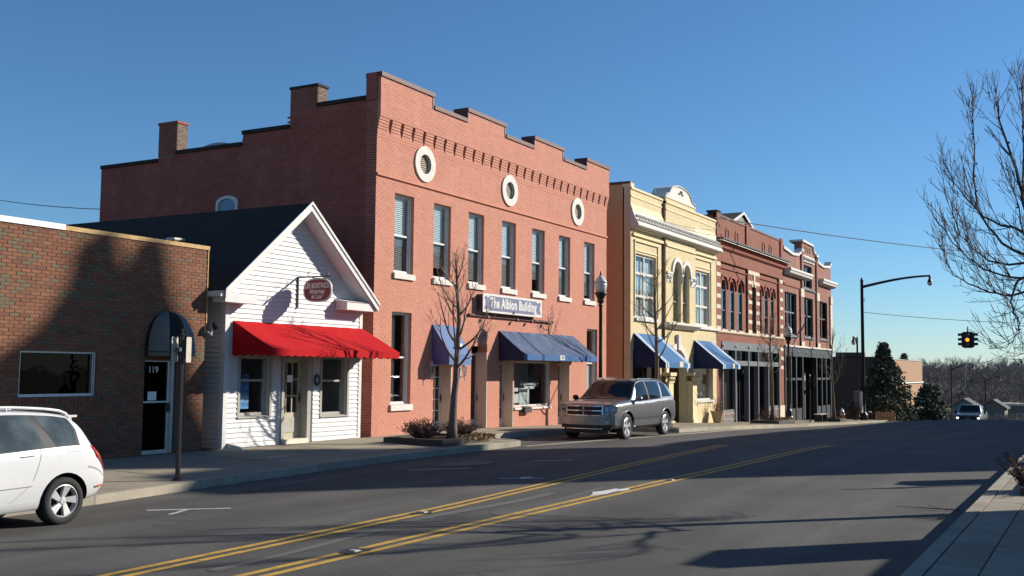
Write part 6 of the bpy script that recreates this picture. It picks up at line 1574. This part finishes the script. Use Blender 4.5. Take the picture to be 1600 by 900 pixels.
SUV = dict(cat='car', x=[0,.05,.16,.34,.62,1.0,1.7,2.5,2.85,3.72,3.95,4.5,4.8,4.9,4.96],
  zl=[.54,.44,.38,.36,.34,.32,.31,.31,.31,.31,.31,.32,.36,.42,.5], zb=[.95,1.04,1.12,1.16,1.17,1.16,1.14,1.11,1.1,1.09,1.08,1.05,1.02,.98,.92],
  zr=[1.0,1.16,1.4,1.62,1.71,1.75,1.79,1.79,1.74,1.18,1.16,1.125,1.08,1.04,.97], W=[.83,.91,.945,.955,.96,.965,.965,.965,.965,.96,.955,.94,.89,.82,.74],
  wr=[.72,.77,.75,.71,.69,.69,.7,.7,.7,.83,.83,.82,.78,.72,.64], wheels=[1.0,4.08], wr_=.385, arch=.455, spokes=5, sw=(.5,.29), srot=.3)
def suv_details(t, body, CB, patch, Sf):
    A, Bt = 5.15, 6.9
    patch('side_window', K['carglass'], lambda u: .42+.12*(u-A), lambda u: 1.22-.1*(u-A), A+.1, Bt, 10, 8)
    patch('side_window', K['carglass'], lambda u: 1.36-.1*(u-A), lambda u: 2.28, A, Bt, 10, 8)
    patch('side_window', K['carglass'], lambda u: 2.37, lambda u: 3.5-.48*(u-A)/1.75*1.0, A, Bt, 10, 8)
    patch('window_pillar', K['trim'], lambda u: 2.28, lambda u: 2.37, A, Bt, 2, 6, .004)
    patch('window_trim', K['chrome'], lambda u: .45, lambda u: 3.5, A-.07, A-.01, 20, 1, .008)
    patch('windscreen', K['carglass'], lambda u: 2.9, lambda u: 3.68, 7.08, 9, 12, 8)
    patch('cowl', K['trim'], lambda u: 3.68, lambda u: 3.8, 7.1, 9, 3, 8, .004)
    patch('rear_window', K['carglass'], lambda u: .14, lambda u: .33, 7.1, 9, 6, 8)
    for xa in (1.3,2.32,3.6): patch('door_seam', K['seam'], (lambda u, xa=xa: xa-(.18*max(0,3.6-u)/1.6 if xa < 1.4 else 0)), (lambda u, xa=xa: xa+.009-(.18*max(0,3.6-u)/1.6 if xa < 1.4 else 0)), 2.2, 5.05, 1, 14, .003)
    for xa in (1.5,2.5): patch('door_handle', K['greycar'], lambda u, a=xa: a, lambda u, a=xa: a+.22, 4.3, 4.48, 6, 2, .03); patch('handle_recess', K['seam'], lambda u, a=xa: a+.01, lambda u, a=xa: a+.2, 4.18, 4.3, 6, 1, .004)
    patch('side_moulding', K['chrome'], lambda u: 1.5, lambda u: 3.5, 2.1, 2.26, 14, 2, .012)
    patch('sill', K['trim'], lambda u: 1.47, lambda u: 3.6, 1.3, 2.0, 12, 3, .012)
    patch('crease', K['greycar'], lambda u: 1.5, lambda u: 3.5, 2.9, 3.05, 14, 2, .014)
    patch('headlamp', K['clearlens'], lambda u: 4.62+.05*(u-3.8), lambda u: 5.0, 3.95, 4.85, 8, 6, .01)
    patch('headlamp_surround', K['trim'], lambda u: 4.58, lambda u: 5.02, 3.88, 4.92, 8, 6, .005)
    patch('turn_lamp', K['amberlens'], lambda u: 4.6, lambda u: 4.68, 4.1, 4.6, 3, 3, .014)
    patch('tail_lamp', K['redlens'], lambda u: .04, lambda u: .2, 4.1, 5.3, 4, 6, .01)
    patch('bonnet_seam', K['seam'], lambda u: 3.8, lambda u: 4.95, 5.6, 5.64, 14, 1, .003)
    for s in (1,-1):
        patch('arch_lip', K['greycar'], lambda u: 3.0, lambda u: 3.0+.001, 3, 3.01, 1, 1, .0, sides=())
        for wx in (1.0,4.08):
            mb = CB(); P = []
            for k in range(19):
                a = -.25+(pi+.5)*k/18; x = wx+.475*cos(a); z = .385+.475*sin(a)
                if z < .36: z = .36
                P.append((x, s*(.955 if 1 < wx and x > 4.4 else .968)-s*.012*(0), z))
            mb.tube(P, .012, 6); mb.done('arch_lip', K['greycar'], body, smooth=True)
        P = [Sf(x, 7.5) for x in [.6+.1*i for i in range(22)]]
        mb = CB(); mb.tube([(p.x, s*p.y, p.z+.025-(.03 if i in (0,21) else 0)) for i, p in enumerate(P)], .014, 6); mb.done('roof_rail', K['greycar'], body, smooth=True)
        mb = CB(); mb.ball((3.45,s*1.06,1.2), .1, 8, 0, .8); mb.tube([(3.45,s*.9,1.13),(3.45,s*1.04,1.17)], .035, 6); mb.done('mirror', K['trim'] if s < 0 else K['greycar'], body, smooth=True)
    # nose
    def nose(y): return 5.075-.30*abs(y)**2.6
    def fbar(nm, mat, y0, y1, z0, z1, d0, d1, parent=body, n=8, lean=.12):
        mb = CB()
        for i in range(n):
            a, b = y0+(y1-y0)*i/n, y0+(y1-y0)*(i+1)/n
            f = lambda y, z, d: (nose(y)+d-lean*max(0,z-.75), y, z)
            mb.hexa([f(a,z0,d0),f(a,z0,d1),f(b,z0,d1),f(b,z0,d0),f(a,z1,d0),f(a,z1,d1),f(b,z1,d1),f(b,z1,d0)])
        return mb.done(nm, mat, parent)
    fbar('bumper', K['greycar'], -.9,.9,.46,.72,-.2,.035); fbar('grille_panel', K['greycar'], -.88,.88,.722,1.0,-.2,.0)
    for s in (-1,1): hl = fbar('headlamp', K['clearlens'], s*.76-.14,s*.76+.14,.83,.985,-.05,.02); fbar('headlamp_surround', K['trim'], s*.76-.16,s*.76+.16,.81,1.0,-.05,.012)
    g = fbar('grille', K['trim'], -.56,.56,.722,1.0,-.05,.025)
    fbar('grille_bar', K['chrome'], -.58,.58,.985,1.01,0,.05); fbar('grille_bar', K['chrome'], -.54,.54,.722,.745,0,.05); fbar('grille_bar', K['chrome'], -.57,.57,.852,.88,0,.055)
    fbar('grille_bar', K['chrome'], -.025,.025,.745,.985,0,.06,n=1)
    for s in (-1,1): fbar('grille_bar', K['chrome'], s*.57-.018,s*.57+.018,.745,.985,0,.045,n=1)
    fbar('lower_intake', K['trim'], -.78,.78,.36,.50,-.1,.03); fbar('lower_bar', K['chrome'], -.58,.58,.34,.36,-.05,.05); fbar('chin', K['trim'], -.7,.7,.22,.345,-.25,-.03)
    for s in (-1,1):
        mb = CB(); mb.lathe([(.06,0),(.06,.03),(.01,.035)], (nose(.68)+.0, s*.70, .52), 12, 0, (1,s*.3,0)); mb.done('fog_lamp', K['clearlens'], body)
    pass
car('parked_suv', SUV, 'grey metallic sport utility car parked facing the camera before the salmon building', (-13.17, 32.75, -2.02), K['greycar'], 1.0, details=suv_details)

TRUCK = dict(cat='pickup truck', x=[0,.05,.2,1.9,2.0,2.3,2.7,3.3,4.05,4.3,5.0,5.3,5.42],
  zl=[.6,.5,.45,.42,.42,.4,.4,.4,.4,.4,.42,.46,.5], zb=[1.1,1.2,1.25,1.25,1.25,1.25,1.24,1.22,1.2,1.19,1.14,1.08,1.0],
  zr=[1.14,1.24,1.28,1.28,1.34,1.8,1.9,1.9,1.32,1.28,1.22,1.14,1.04], W=[.9,.96,.98,.98,.98,.98,.98,.98,.98,.98,.97,.94,.88],
  wr=[.8,.86,.88,.88,.8,.72,.72,.72,.84,.86,.86,.84,.78], wheels=[1.05,4.35], wr_=.38, arch=.44, spokes=6, sw=(.3,.12))
K['headlit'] = Memit('lit_headlamp', (1.0,.75,.55), 3.5)
def truck_details(t, body, CB, patch, Sf):
    patch('windscreen', K['carglass'], lambda u: 3.38, lambda u: 4.0, 7.08, 9, 8, 8); patch('side_window', K['carglass'], lambda u: 2.5, lambda u: 3.7-.3*(u-5.15), 5.15, 6.9, 8, 6)
    CB().box(5.30,5.45,-.62,.62,.72,1.02).done('grille', K['trim'], body); CB().box(5.3,5.5,-.9,.9,.45,.66).done('bumper', K['darkgrey'], body)
    for s in (-1,1):
        CB().box(5.33,5.46,s*.78-.07,s*.78+.07,.84,.95).done('headlamp', K['headlit'], body)
        mb = CB(); mb.box(3.6,3.75,s*1.08-.1,s*1.08+.1,1.2,1.4); mb.done('mirror', K['trim'], body)
    CB().box(5.452,5.47,-.16,.16,.83,.9).done('badge', K['chrome'], body)
car('pickup_truck', TRUCK, 'grey pickup truck with lit headlamps coming up over the crest of the road', (-9.6, 97.0, zf(92)+.12), Mpaint('grey_truck_paint', (.13,.14,.155), .3, .35), 1.0, details=truck_details)

# ------------------------------------------------------------------ out of view on the right: things added to cast the road shadows
K['rbrick'] = Mbrick('opposite_brick', (.26,.1,.07), (.31,.13,.09), (.25,.2,.16), mort=.012); K['rstone'] = M('opposite_limestone', (.4,.36,.3), .85, .12, 2)
def block(x0, x1, y0, y1, z1, label, mat, nwin=5, floors=2, name='shade_block'):
    zb = rs(x0, y0)-.6; t = thing(name, label, 'building', (x0,(y0+y1)/2,zb)); MB().box(x0,x1,y0,y1,zb,z1).build('walls', mat, t)
    MB().box(x0-.06,x1+.06,y0-.06,y1+.06,z1+.001,z1+.2).build('roof', K['roofdark'], t); fh = (z1-zb-.8)/floors
    for f in range(floors):
        for i in range(nwin):
            c = y0+(y1-y0)*(i+.5)/nwin; zz = zb+1.2+f*fh
            w_ = MB().box(x0-.05,x0-.001,c-.55,c+.55,zz,zz+fh*.6).build('window', K['white'], t); MB().box(x0-.06,x0-.052,c-.47,c+.47,zz+.08,zz+fh*.6-.08).build('pane', K['bluepane'], w_)
    return t
block(3.2, 5.2, 36.2, 41.2, 4.4, 'one-storey brick building across the street from the salmon building', K['rbrick'], 3, 1)  # unseen block, invented for its shadow on the road
block(3.2, 16, 41.4, 104, 7.3, 'long two-storey brick building across the street from the yellow and red buildings', K['rbrick'], 12, 2)  # unseen and invented; long enough to keep the road dark to the crest
ch = block(10.2, 12.4, 39.4, 48.8, 14.9, 'tall stone church hall standing back from the street behind the one-storey brick building', K['rstone'], 4, 2, 'tall_shade_block')  # unseen thin slab, invented to shade the road and left sidewalk
MB().prism([(10.2,u,v) for u, v in ((41.8,15.1),(42.0,19.2),(43.2,20.0),(43.75,20.8),(43.95,21.6),(44.3,21.8),(44.55,21.0),(45.1,20.95),(45.3,21.7),(45.6,21.6),(45.85,20.5),(46.4,19.5),(46.6,18.2),(47.2,17.4),(47.4,15.1))], (.5,0,0)).build('shade_outline', K['rstone'], ch)  # outline cut to throw the soft shadow shape on the brick shop
gw = thing('shade_wall', 'low brick wall with a taller end pier on the right sidewalk beside the camera', 'wall', (2.45,12,rs(2.4,12)))  # unseen wall and pier, put in to shade the near sidewalk and road
MB().box(2.4,2.75,7.5,17.0,rs(2.4,12)-.2,1.15).build('wall', K['rbrick'], gw); MB().box(2.3,2.7,17.0,18.0,rs(2.4,12)-.2,2.3).build('pier', K['rbrick'], gw)
cb = thing('shade_cabinet', 'grey utility cabinet on the right sidewalk', 'cabinet', (.7,24,rs(.7,24))); MB().box(.45,.95,23.65,24.3,rs(.7,24),.65).build('case', K['darkgrey'], cb); MB().box(.43,.449,23.75,24.2,rs(.7,24)+.3,.5).build('cabinet_door', K['alu'], cb)  # unseen box added to cast a broad bar of shadow on the road
signpost(.5, 23.0, rs(.5,23), 2.7, 'dark sign post with two plates on the right sidewalk by the grey cabinet', .55)  # unseen post added for a thin line of shadow on the road
pz5 = planter(.2,1.1,26.7,27.6,'square planter with a clipped conical shrub on the right sidewalk', rs, .3)  # unseen, added to carry the shadow-casting cone
evergreen(.65,27.15,pz5,2.2,.36,'small clipped conical shrub in the square planter on the right sidewalk',9,2500,[K['needles'],K['needles2']],.8,.05)  # unseen cone added for the pointed shadow on the road
